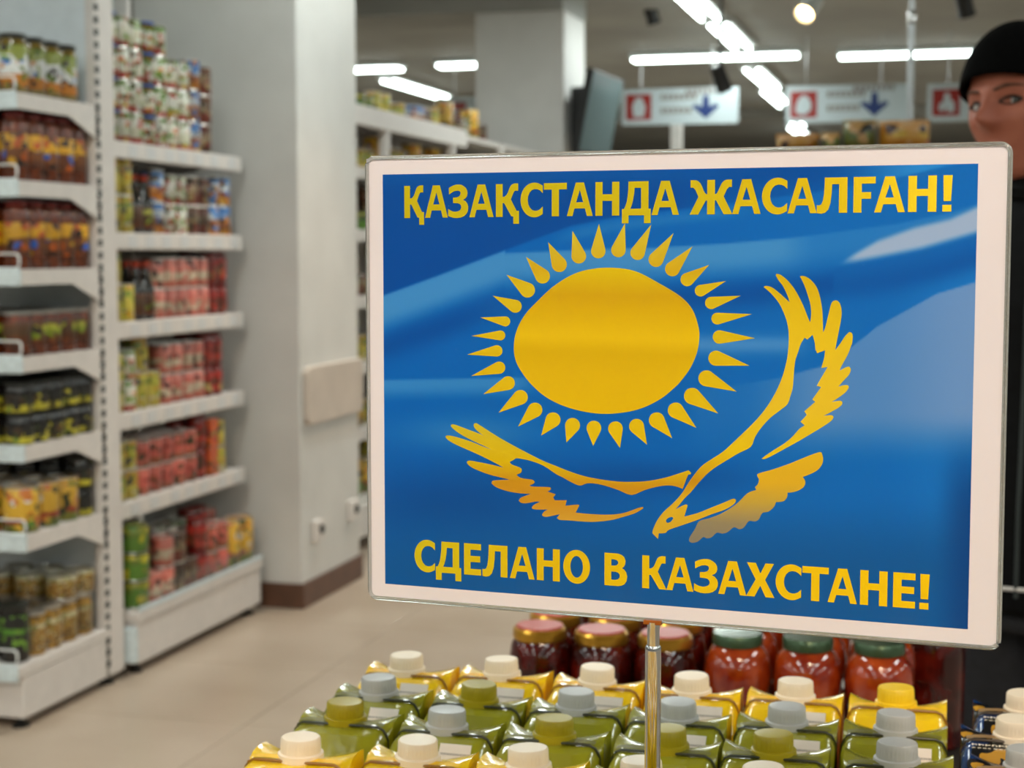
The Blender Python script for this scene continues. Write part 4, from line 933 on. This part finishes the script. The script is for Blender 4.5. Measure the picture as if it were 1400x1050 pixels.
run(L2Z[0], 4.60, [('vegblue', 1, 4, 2), ('veg', 2, 4, 2), ('vegblue', 1, 4, 2), ('veg', 1, 4, 2), ('veg', 2, 3, 2), ('blue', 1, 3, 1), ('brown', 1, 3, 2)], 'on the top shelf by the column', XF)
run(L2Z[1], 4.60, [('corn', 2, [2, 2], 2), ('bottle', 2, 1, 2), ('blue', 1, 2, 2), ('veg', 2, 2, 2), ('brown', 2, 2, 2), ('blue', 2, 2, 1)], 'on the second shelf by the column', XF)
run(L2Z[2], 4.60, [('corn', 2, [2, 1], 2), ('bottle', 2, 1, 2), ('pink', 3, 2, 2), ('pink', 2, 2, 1), ('red', 2, 2, 2)], 'on the third shelf by the column', XF)
run(L2Z[3], 4.60, [('yellow', 1, 2, 2), ('veg', 1, 2, 2), ('corn', 2, [2, 1], 2), ('pink', 4, 2, 2), ('red', 2, 2, 2)], 'on the fourth shelf by the column', XF)
run(L2Z[4], 4.60, [('yellow', 2, 2, 2), ('rose', 5, 2, 2), ('red', 1, 2, 2), ('orange', 1, 2, 2), ('yellow', 1, 2, 1)], 'on the low shelf by the column', XF)
run(.2, 4.60, [('sun', 1, 3, 1), ('pink', 2, [1, 2], 1), ('brown', 2, [2, 1], 1), ('red', 1, 2, 1), ('rose', 2, [2, 2], 1), ('bigyellow', 2, 1, 1)], 'in front on the base by the column', -2.438)
run(.2, 4.60, [('sun', 1, 3, 1), ('brown', 3, 2, 1), ('veg', 3, [2, 2, 2], 1), ('red', 2, 2, 1), ('pink', 1, 2, 1)], 'behind on the base by the column', -2.56)

# ------------------------------------------------------------------ shelving run beyond the near column
u3 = thing('shelving_run', 'long white shelving run with groceries behind the near column', 'shelf', (-2.8, 8.35, 0))
def w3(n, m, x0, x1, y0, y1, z0, z1, par, bev=0): return MB().box(x0 + 2.8, x1 + 2.8, y0 - 8.35, y1 - 8.35, z0, z1).obj(n, m, par, bevel=bev)
w3('back_panel', M['white'], -3.06, -3.045, 6.3, 10.45, .1, 2.05, u3)
w3('base_plinth', M['white'], -3.05, -2.5, 6.3, 10.45, .06, .2, u3, .004)
for y in (6.35, 7.35, 8.4, 9.4, 10.4): w3('foot', M['black'], -2.6, -2.56, y, y + .04, 0, .06, u3)
for y in (6.3, 7.3, 8.35, 9.35, 10.42):
    w3('post', M['white'], -2.6, -2.56, y, y + .05, .2, 1.95, u3, .003)
Z3 = [.52, .82, 1.12, 1.42, 1.70]
for zt in Z3:
    s = w3('shelf_board', M['white'], -3.04, -2.58, 6.3, 10.45, zt - .03, zt, u3); w3('price_rail', M['white'], -2.585, -2.57, 6.3, 10.45, zt - .05, zt + .003, s)
s = w3('top_shelf', M['white'], -3.04, -2.58, 6.3, 10.45, 1.93, 1.955, u3); w3('fascia', M['white'], -2.585, -2.555, 6.3, 8.6, 1.885, 1.975, s, .003)
mix = ['corn', 'yellow', 'bigyellow', 'veg', 'brown', 'greenlabel', 'sun', 'corn', 'mush']
rg = random.Random(5)
for zt in [.2] + Z3:
    y = 6.36
    while y < 10.3:
        kk = rg.choice(mix)
        for r in range(2):
            K[kk].put((-2.665, y + .045, zt + .0005 + r * (.1212 if kk == 'corn' else .1005)), KD[kk] + ' in the run behind the near column', KD[kk] + ' in the run behind the near column', rg.uniform(0, 6)) if r == 0 or (kk not in ('bigyellow', 'greenlabel', 'mush') and zt < 1.6 and rg.random() < .6) else None
        y += .112
y = 6.9
for kk in ['brown', 'pink', 'sun', 'sun', 'corn', 'corn', 'yellow', 'blue', 'blue', 'brown', 'corn', 'bigyellow', 'brown', 'veg', 'bigyellow', 'brown']:
    K[kk].put((-2.66, y, 1.956), KD[kk] + ' on top of the run behind the near column', KD[kk] + ' on top of the run behind the near column', rg.uniform(0, 6)); y += rg.choice((.1, .13, .22))

# ------------------------------------------------------------------ hanging signs
sg = mat('sign_white', (178, 192, 196), .4); sr = mat('sign_red', (140, 22, 8), .45); sbl = mat('sign_blue', (8, 44, 104), .45); sgr = mat('sign_grey_print', (128, 122, 116), .5)
pic = [ [(.2, .2), (.5, .1), (.75, .25), (.8, .5), (.65, .8), (.45, .85), (.3, .7), (.22, .5)], [(.3, .12), (.7, .12), (.78, .5), (.62, .86), (.4, .86), (.25, .55)], [(.25, .2), (.45, .2), (.5, .35), (.55, .15), (.8, .15), (.8, .5), (.65, .6), (.6, .85), (.45, .85), (.42, .55), (.25, .45)], [(.25, .2), (.75, .2), (.75, .4), (.55, .45), (.7, .75), (.3, .75)] ]
def hang_sign(x, y, z, w_, h, k, label):
    t = thing('hanging_sign', label, 'sign', (x, y, z), 0, 'hanging aisle signs')
    MB().box(0, w_, -.012, .012, 0, h).obj('board', sg, t, bevel=.004)
    s_ = h * .72; o = h * .12
    r_ = MB().box(o, o + s_, -.0135, -.012, h * .14, h * .14 + s_).obj('red_square', sr, t)
    MB().prism([(o + s_ * a, h * .14 + s_ * b_) for a, b_ in pic[k]], 'y', -.0145, -.0134).obj('pictogram', sg, r_)
    if w_ > .6:
        for q, (zz, n) in enumerate(((.68, 7), (.3, 6))):
            mb = MB()
            for i in range(n): mb.box(o + s_ + .08 + i * .045, o + s_ + .08 + i * .045 + .032, -.0132, -.012, h * zz, h * zz + .05)
            mb.obj('print_line', sgr, t)
        mb = MB()
        for i in range(8): mb.box(w_ - .44 + i * .042, w_ - .44 + i * .042 + .03, -.0132, -.012, h * .83, h * .83 + .045)
        mb.obj('print_line', sgr, t)
        ax, az = w_ - .27, h * .14; q = h / .4
        MB().prism([(ax, az), (ax + .155 * q, az + .14 * q), (ax + .11 * q, az + .17 * q), (ax + .045 * q, az + .13 * q), (ax + .03 * q, az + .26 * q), (ax - .03 * q, az + .26 * q), (ax - .045 * q, az + .13 * q), (ax - .11 * q, az + .17 * q), (ax - .155 * q, az + .14 * q)], 'y', -.0135, -.012).obj('arrow', sbl, t)
    for xx in (.16, w_ - .22): MB().tube([(xx, 0, h), (xx, 0, CEIL - z)], .004, 6).obj('hanger', M['steel'], t)
hang_sign(-2.713, 13.7, 2.382, 0.977, 0.297, 1, 'white hanging sign with red square and blue arrow beside the far column')
hang_sign(-1.347, 13.7, 2.373, 0.977, 0.297, 0, 'white hanging sign with red square and blue arrow behind the orange packs')
hang_sign(-0.224, 13.7, 2.363, 0.977, 0.297, 2, 'white hanging sign whose red square shows next to the person')
hang_sign(-4.347, 13.7, 2.331, 0.977, 0.321, 3, 'white hanging sign with red square half hidden by the far column')
p = aty(925, 190, 14.0); tag(MB().box(-.045, .045, -.045, .045, 0, 2.6).obj('white_post', M['white'], None, bevel=.005, loc=(p.x, 14.0, 0)), 'slim white post standing below a hanging arrow sign', 'post')
# steel pole
p = aty(1245, 100, 7.6); t = thing('steel_pole', 'thin shiny steel pole from floor to ceiling beside the person', 'pole', (p.x, 7.6, 0))
MB().lathe([(.014, .01), (.014, 2.36)], 16).obj('lower_tube', M['steel'], t, True); MB().lathe([(.011, 2.36), (.011, CEIL)], 16).obj('upper_tube', M['steel'], t, True)
MB().lathe([(.016, 2.33), (.018, 2.34), (.018, 2.38), (.013, 2.39)], 16).obj('joint_collar', M['chrome'], t, True); MB().lathe([(.06, 0), (.06, .008), (.015, .014)], 20).obj('base_plate', M['steel'], t, True)
# screen on the far column
t = thing('wall_screen', 'tilted flat screen on a black bracket fixed to the far column', 'screen', (-2.487, 10.9, 2.0))
MB().prism([(0, -.02), (.05, -.02), (.16, .42), (0, .42)], 'y', -.1, .1).obj('bracket', M['black'], t, bevel=.006)
sc_ = MB().box(-.025, .025, -.40, .40, -.27, .27).obj('screen_case', M['black'], t, bevel=.008, loc=(.17, -.02, .24), rot=(0, math.radians(11), math.radians(-3)))
MB().box(.025, .0265, -.385, .385, -.255, .255).obj('screen_glass', mat('screen_glass', (104, 122, 124), .14), sc_)

# ------------------------------------------------------------------ rack with orange packs behind the poster
rk = thing('display_rack', 'tall black display rack behind the poster, packs on top', 'rack', (-.285, 5.2, 0))
for x in (-.235, .235):
    for y in (-.2, .2): MB().box(x - .015, x + .015, y - .015, y + .015, 0, 1.6).obj('post', M['black'], rk)
for z in (.15, .55, .95, 1.3, 1.6): MB().box(-.25, .25, -.22, .22, z, z + .02).obj('shelf_board', M['black'], rk)
l_chip = label_mat('pack_orange', [(0, (200, 130, 24)), (.4, (206, 150, 50)), (.7, (222, 170, 110))], [(0, (180, 70, 20)), (.4, (210, 170, 60)), (.7, (220, 190, 150))], 16, .3)
l_chip2 = label_mat('pack_green', [(0, (120, 120, 50)), (.4, (110, 124, 60)), (.75, (206, 160, 100))], [(0, (60, 70, 30)), (.4, (50, 60, 30)), (.7, (214, 180, 120))], 16, .34)
def packm(name, lab, w_, h):
    mb = MB(); vs = []; nxx, nzz = 8, 8; fs = []
    for sgn in (1, -1):
        for j in range(nzz + 1):
            for i in range(nxx + 1):
                a, b_ = i / nxx * 2 - 1, j / nzz * 2 - 1
                th = .045 * (max(0, 1 - abs(a) ** 2.5) * max(0, 1 - abs(b_) ** 4)) ** .6
                vs.append((a * w_ / 2 * (1 - .04 * (1 - abs(b_) ** 3)), sgn * th, (b_ + 1) / 2 * h))
        o = (0 if sgn > 0 else (nxx + 1) * (nzz + 1))
        for j in range(nzz):
            for i in range(nxx): k = o + j * (nxx + 1) + i; fs.append((k, k + 1, k + nxx + 2, k + nxx + 1))
    mb.add(vs, fs)
    return Kind(name, 'packet', [part('pouch', mb, lab), part('top_seal', MB().box(-w_ / 2, w_ / 2, -.002, .002, h - .012, h + .004), lab, False)])
pk1, pk2, pk3, pk4 = packm('snack_pack', l_chip, .15, .086), packm('snack_pack', l_chip2, .10, .09), packm('snack_pack', l_chip, .13, .052), packm('snack_pack', l_chip2, .06, .055)
for x, kk, lb in ((-.462, pk3, 'low orange snack pack at the end of the rack top'), (-.362, pk4, 'small green and brown snack pack on the rack top'), (-.278, pk2, 'tall green and brown snack pack on the rack top'), (-.148, pk1, 'tall orange snack pack on the rack top')):
    kk.put((x, 5.06, 1.6205), lb, 'snack packs on the rack', random.uniform(-.1, .1))
for z in (.17, .57, .97, 1.32):
    for k in range(3): pk1.put((-.44 + .155 * k, 5.08, z + .0005), 'orange snack pack on a lower shelf of the rack', 'snack packs in the rack', random.uniform(-.1, .1))

# ------------------------------------------------------------------ person in a black beanie
person = thing('person', 'person in black beanie and dark jacket looking out from behind the poster', 'person', (.155, 2.6, 0))
PX = Vector((.155, 2.6, 0))
skin_m = mat('skin', (206, 142, 116), .5, spec=.35)
tcn = N(skin_m, 'ShaderNodeTexCoord'); nn = N(skin_m, 'ShaderNodeTexNoise'); nn.inputs['Scale'].default_value = 18; LK(skin_m, tcn.outputs['Object'], nn.inputs['Vector'])
LK(skin_m, ramp(skin_m, nn.outputs[0], [(.3, (160, 92, 72)), (.7, (182, 112, 90))]), BS(skin_m).inputs['Base Color'])
jack = gmat('jacket_black', (9, 10, 11), .7, .3, 60, spec=.12); trou = gmat('trousers_dark', (24, 26, 32), .75, .2, 50)
HC = Vector((.097, 2.575, 1.531)); HA = math.radians(-36); HROLL = math.radians(-7)
HM = Matrix.Translation(HC) @ Matrix.Rotation(HROLL, 4, 'Y') @ Matrix.Rotation(HA, 4, 'Z')
def g2(x, z, cx, cz, sx, sz): return math.exp(-((x - cx) / sx) ** 2 - ((z - cz) / sz) ** 2)
def face_y(x, z, y):
    f = 0
    f += .011 * g2(x, z, 0, .006, .0085, .024) + .025 * g2(x, z, 0, -.012, .0110, .012) + .008 * g2(x, z, 0, -.001, .0085, .014)
    for s in (-1, 1):
        f += .009 * g2(x, z, s * .0135, -.017, .0075, .0075)
        f -= .0115 * g2(x, z, s * .030, .010, .016, .0115)
        f += .0055 * g2(x, z, s * .028, .031, .022, .008)
        f += .005 * g2(x, z, s * .044, -.014, .018, .018)
        f += .002 * g2(x, z, s * .030, .019, .014, .004)
    f += .0075 * g2(x, z, 0, -.053, .021, .006) + .0065 * g2(x, z, 0, -.064, .017, .006) - .004 * g2(x, z, 0, -.0585, .026, .0022)
    f -= .003 * g2(x, z, 0, -.042, .006, .006)
    f += .010 * g2(x, z, 0, -.088, .020, .014)
    return f
def head_pt(d):
    x, y, z = .0735 * d.x, .096 * d.y, .114 * d.z
    if z < 0:
        k = (-z / .114)
        x *= 1 - .30 * k ** 1.4
        if y > 0: y *= 1 - .25 * k
    if y < 0: y *= .93
    if d.y < .1: y -= face_y(x, z, y) * min(1, (.1 - d.y) / .35)
    return Vector((x, y, z))
mb = MB(); NA, NB = 120, 90; V = []; Fc = []
for j in range(1, NB):
    th = PI * j / NB
    for i in range(NA):
        ph = 2 * PI * i / NA; V.append(HM @ head_pt(Vector((math.sin(th) * math.sin(ph), -math.sin(th) * math.cos(ph), math.cos(th)))))
V += [HM @ head_pt(Vector((0, 0, 1))), HM @ head_pt(Vector((0, 0, -1)))]
for j in range(NB - 2):
    for i in range(NA): k = (i + 1) % NA; Fc.append((j * NA + i, (j + 1) * NA + i, (j + 1) * NA + k, j * NA + k))
for i in range(NA): k = (i + 1) % NA; Fc.append((len(V) - 2, i, k)); Fc.append((len(V) - 1, (NB - 2) * NA + k, (NB - 2) * NA + i))
mb.add(V, Fc)
for s in (-1, 1):   # ears
    pts = []
    ev = [];
    for k in range(13):
        a = 2 * PI * k / 13; ev.append(HM @ Vector((s * (.073 + .004 * math.cos(a)), .008 + .014 * math.cos(a), -.005 + .03 * math.sin(a))))
    mb.tube(ev, .006, 8, True)
# body and clothes: lofted torso, limbs and head fused into one continuous surface
TA = math.radians(-22)
def Bp(x, y, z): v = Matrix.Rotation(TA, 3, 'Z') @ Vector((x, y, 0)); return (PX.x + v.x, PX.y + v.y, z)
def loft(mb_, rings, n=28):
    V_ = []; F_ = []
    for z_, rx, ry, yo in rings:
        for i in range(n): a_ = 2 * PI * i / n; V_.append(Bp(rx * math.cos(a_), yo + ry * math.sin(a_), z_))
    for k_ in range(len(rings) - 1):
        for i in range(n): j_ = (i + 1) % n; F_.append((k_ * n + i, k_ * n + j_, (k_ + 1) * n + j_, (k_ + 1) * n + i))
    F_ += [tuple(range(n - 1, -1, -1)), tuple((len(rings) - 1) * n + i for i in range(n))]
    mb_.add(V_, F_)
def limb(mb_, pts, rad): mb_.tube([Bp(*p_) for p_ in pts], rad, 18)
def fuse(name, mb_, m, voxel, it=4):
    raw = bpy.data.objects.new('raw', mb_.mesh('raw')); COL.objects.link(raw)
    md = raw.modifiers.new('remesh', 'REMESH'); md.mode = 'VOXEL'; md.voxel_size = voxel; md.use_smooth_shade = True
    if it: sm = raw.modifiers.new('smooth', 'SMOOTH'); sm.factor = .5; sm.iterations = it
    dg = bpy.context.evaluated_depsgraph_get(); me_ = bpy.data.meshes.new_from_object(raw.evaluated_get(dg)); bpy.data.objects.remove(raw)
    for v in me_.vertices: v.co -= PX
    me_.materials.clear(); me_.shade_smooth(); me_.name = name
    return link(name, me_, m, person)
loft(mb, [(.84, .15, .11, 0), (.95, .15, .105, 0), (1.12, .125, .095, 0), (1.25, .14, .1, .005), (1.31, .125, .085, .012), (1.37, .07, .06, .02), (1.42, .055, .055, .02)])
hn = HM @ Vector((0, .022, -.06)); mb.tube([Bp(0, .022, 1.37), tuple(hn)], [.056, .05], 20)
for s_ in (-1, 1):
    limb(mb, [(s_ * .08, .012, 1.29), (s_ * .13, .014, 1.275), (s_ * .172, .022, 1.235), (s_ * .2, .034, 1.19), (s_ * .222, .052, 1.09), (s_ * .195, -.02, 1.0), (s_ * .165, -.075, .935), (s_ * .14, -.105, .90)], [.045, .048, .045, .04, .038, .035, .03, .032])
    limb(mb, [(s_ * .085, 0, .88), (s_ * .09, 0, .7), (s_ * .09, -.01, .48), (s_ * .09, .015, .25), (s_ * .09, .02, .07)], [.085, .072, .05, .05, .036])
    limb(mb, [(s_ * .09, .05, .045), (s_ * .09, -.04, .04), (s_ * .092, -.14, .03)], [.034, .036, .024])
fuse('body', mb, skin_m, .0036, 0)
jb = MB()
loft(jb, [(.79, .178, .142, 0), (.80, .19, .152, 0), (.95, .188, .15, 0), (1.1, .178, .142, .002), (1.24, .185, .142, .006), (1.31, .18, .128, .01), (1.355, .15, .112, .014), (1.385, .115, .102, .017), (1.415, .1, .098, .018), (1.43, .09, .09, .018)])
for s_ in (-1, 1): limb(jb, [(s_ * .085, .012, 1.30), (s_ * .13, .014, 1.285), (s_ * .172, .022, 1.245), (s_ * .205, .034, 1.18), (s_ * .232, .05, 1.09), (s_ * .205, -.025, 1.0), (s_ * .175, -.085, .935), (s_ * .14, -.12, .90)], [.06, .07, .074, .07, .066, .06, .056, .05])
fuse('jacket', jb, jack, .007, 5)
tb = MB()
loft(tb, [(.76, .16, .13, 0), (.9, .165, .125, 0)])
for s_ in (-1, 1): limb(tb, [(s_ * .088, 0, .86), (s_ * .092, 0, .7), (s_ * .094, -.01, .48), (s_ * .094, .015, .25), (s_ * .094, .02, .06)], [.1, .096, .078, .07, .066])
fuse('trousers', tb, trou, .008, 4)
for s_ in (-1, 1):
    sb_ = MB(); limb(sb_, [(s_ * .094, .075, .05), (s_ * .094, .04, .05), (s_ * .094, -.06, .045), (s_ * .095, -.15, .038), (s_ * .095, -.175, .034)], [.03, .048, .046, .038, .022])
    fuse('shoe', sb_, M['black'], .005, 3)
# collar, zip and pocket trim
cm = mat('collar_pale', (206, 204, 200), .7)
def ring(rr_, zz, th): return MB().tube([Vector(Bp(rr_ * math.cos(a), .014 + rr_ * math.sin(a), zz + .012 * math.sin(a))) - PX for a in [2 * PI * k / 28 for k in range(28)]], th, 8, True)
ring(.092, 1.425, .02).obj('jacket_collar', jack, person, True)
ring(.084, 1.452, .0075).obj('collar', cm, person, True)
MB().tube([Vector(Bp(0.0, -.096, 1.37)) - PX, Vector(Bp(0, -.113, 1.33)) - PX, Vector(Bp(0, -.137, 1.24)) - PX, Vector(Bp(0, -.141, 1.1)) - PX, Vector(Bp(0, -.151, .95)) - PX, Vector(Bp(0, -.153, .82)) - PX], .004, 6).obj('zip', M['dark'], person)
MB().tube([Vector(Bp(-.10, -.132, .825)) - PX, Vector(Bp(-.06, -.147, .828)) - PX, Vector(Bp(-.02, -.1535, .832)) - PX, Vector(Bp(.03, -.153, .834)) - PX], .0035, 6).obj('pocket_trim', cm, person)
# beanie
bn = MB(); V = []; Fc = []; NA2, NB2 = 72, 26
def rimang(ph):   # polar angle of the lower rim: higher over the forehead, low at the nape
    f = math.cos(ph)
    return math.radians(66 + 34 * (1 - (f + 1) / 2))
for j in range(NB2 + 1):
    for i in range(NA2):
        ph = 2 * PI * i / NA2; th = rimang(ph) * (j + .6) / (NB2 + .6)
        d = Vector((math.sin(th) * math.sin(ph), -math.sin(th) * math.cos(ph), math.cos(th)))
        k = 1.0 + .02 * max(0, d.z)
        rib = .0012 * math.sin(ph * 36) * (j / NB2)
        V.append(HM @ Vector((d.x * (.0805 + rib) * k, d.y * (.102 + rib) * k, d.z * .121 * k + .002)))
for j in range(NB2):
    for i in range(NA2): k = (i + 1) % NA2; Fc.append((j * NA2 + i, (j + 1) * NA2 + i, (j + 1) * NA2 + k, j * NA2 + k))
Fc.append(tuple(range(NA2)))
bn.add([v - PX for v in V], Fc)
bo = bn.obj('beanie', gmat('beanie_black', (7, 7, 7), .9, .35, 140, spec=.05), person, True)
so = bo.modifiers.new('solid', 'SOLIDIFY'); so.thickness = .006; so.offset = 1
# eyes and brows
ew = mat('eye_white', (206, 200, 196), .2, coat=.6); ir = mat('eye_iris', (46, 50, 46), .12, coat=.8); lash = mat('lash_brown', (44, 28, 22), .7); brow = gmat('brow_brown', (92, 58, 42), .8, .2, 90)
def surf(x, z):
    """front surface of the head at local (x, z)"""
    best = None
    for k in range(240):
        ph = 0; dz = z / .114; dy = -1 + k * .004
        q = 1 - dz * dz - dy * dy
        if q < 0: continue
        dx = math.copysign(math.sqrt(q), x); pnt = head_pt(Vector((dx, dy, dz)))
        e_ = abs(pnt.x - x)
        if best is None or e_ < best[0]: best = (e_, pnt.y)
    return best[1]
for s in (-1, 1):
    ys_ = surf(s * .030, .010); c_ = Vector((s * .030, ys_ + .0085, .010))
    eo = MB().lathe([(.0118 * math.sin(a), -.0118 * math.cos(a)) for a in [PI * k / 14 for k in range(1, 14)]], 20).obj('eye', ew, person, True)
    eo.location = HM @ c_ - PX
    gaze = (CAM + Vector((.1, 0, 0)) - HM @ c_).normalized(); eo.rotation_mode = 'QUATERNION'; eo.rotation_quaternion = gaze.to_track_quat('Z', 'Y')
    MB().lathe([(.0062, .0102), (.0058, .0107), (.003, .0118), (.0004, .0121)], 18).obj('iris', ir, eo, True)
    up_ = []; lo_ = []
    for k in range(9):
        a = -1 + k / 4; x = s * .030 + a * .0145
        zz = .010 + .0062 * (1 - a * a); up_.append(HM @ Vector((x, surf(x, zz) - .0025, zz)) - PX)
        zz = .010 - .0048 * (1 - a * a); lo_.append(HM @ Vector((x, surf(x, zz) - .0012, zz)) - PX)
    MB().tube(up_, .0021, 6).obj('upper_lid', lash, person, True); MB().tube(lo_, .0013, 6).obj('lower_lid', lash, person, True)
    bp_ = []
    for k in range(9):
        a = k / 8; x = s * (.012 + .036 * a); zz = .028 + .006 * math.sin(a * 2.4) - .003 * a; bp_.append(HM @ Vector((x, surf(x, zz) - .0003, zz)) - PX)
    MB().tube(bp_, [.002, .0028, .0032, .0032, .003, .0027, .0023, .0018, .001], 6).obj('eyebrow', brow, person, True)
lipm = mat('lips', (172, 88, 80), .4)
lp = [HM @ Vector((x, surf(x, z) + .0012, z)) - PX for x, z in [(-.024, -.0585), (-.012, -.055), (0, -.0555), (.012, -.055), (.024, -.0585)]]
MB().tube(lp, [.001, .003, .0032, .003, .001], 8).obj('upper_lip', lipm, person, True)
lp = [HM @ Vector((x, surf(x, z) + .0015, z)) - PX for x, z in [(-.022, -.059), (-.012, -.063), (0, -.0645), (.012, -.063), (.022, -.059)]]
MB().tube(lp, [.001, .0035, .004, .0035, .001], 8).obj('lower_lip', lipm, person, True)
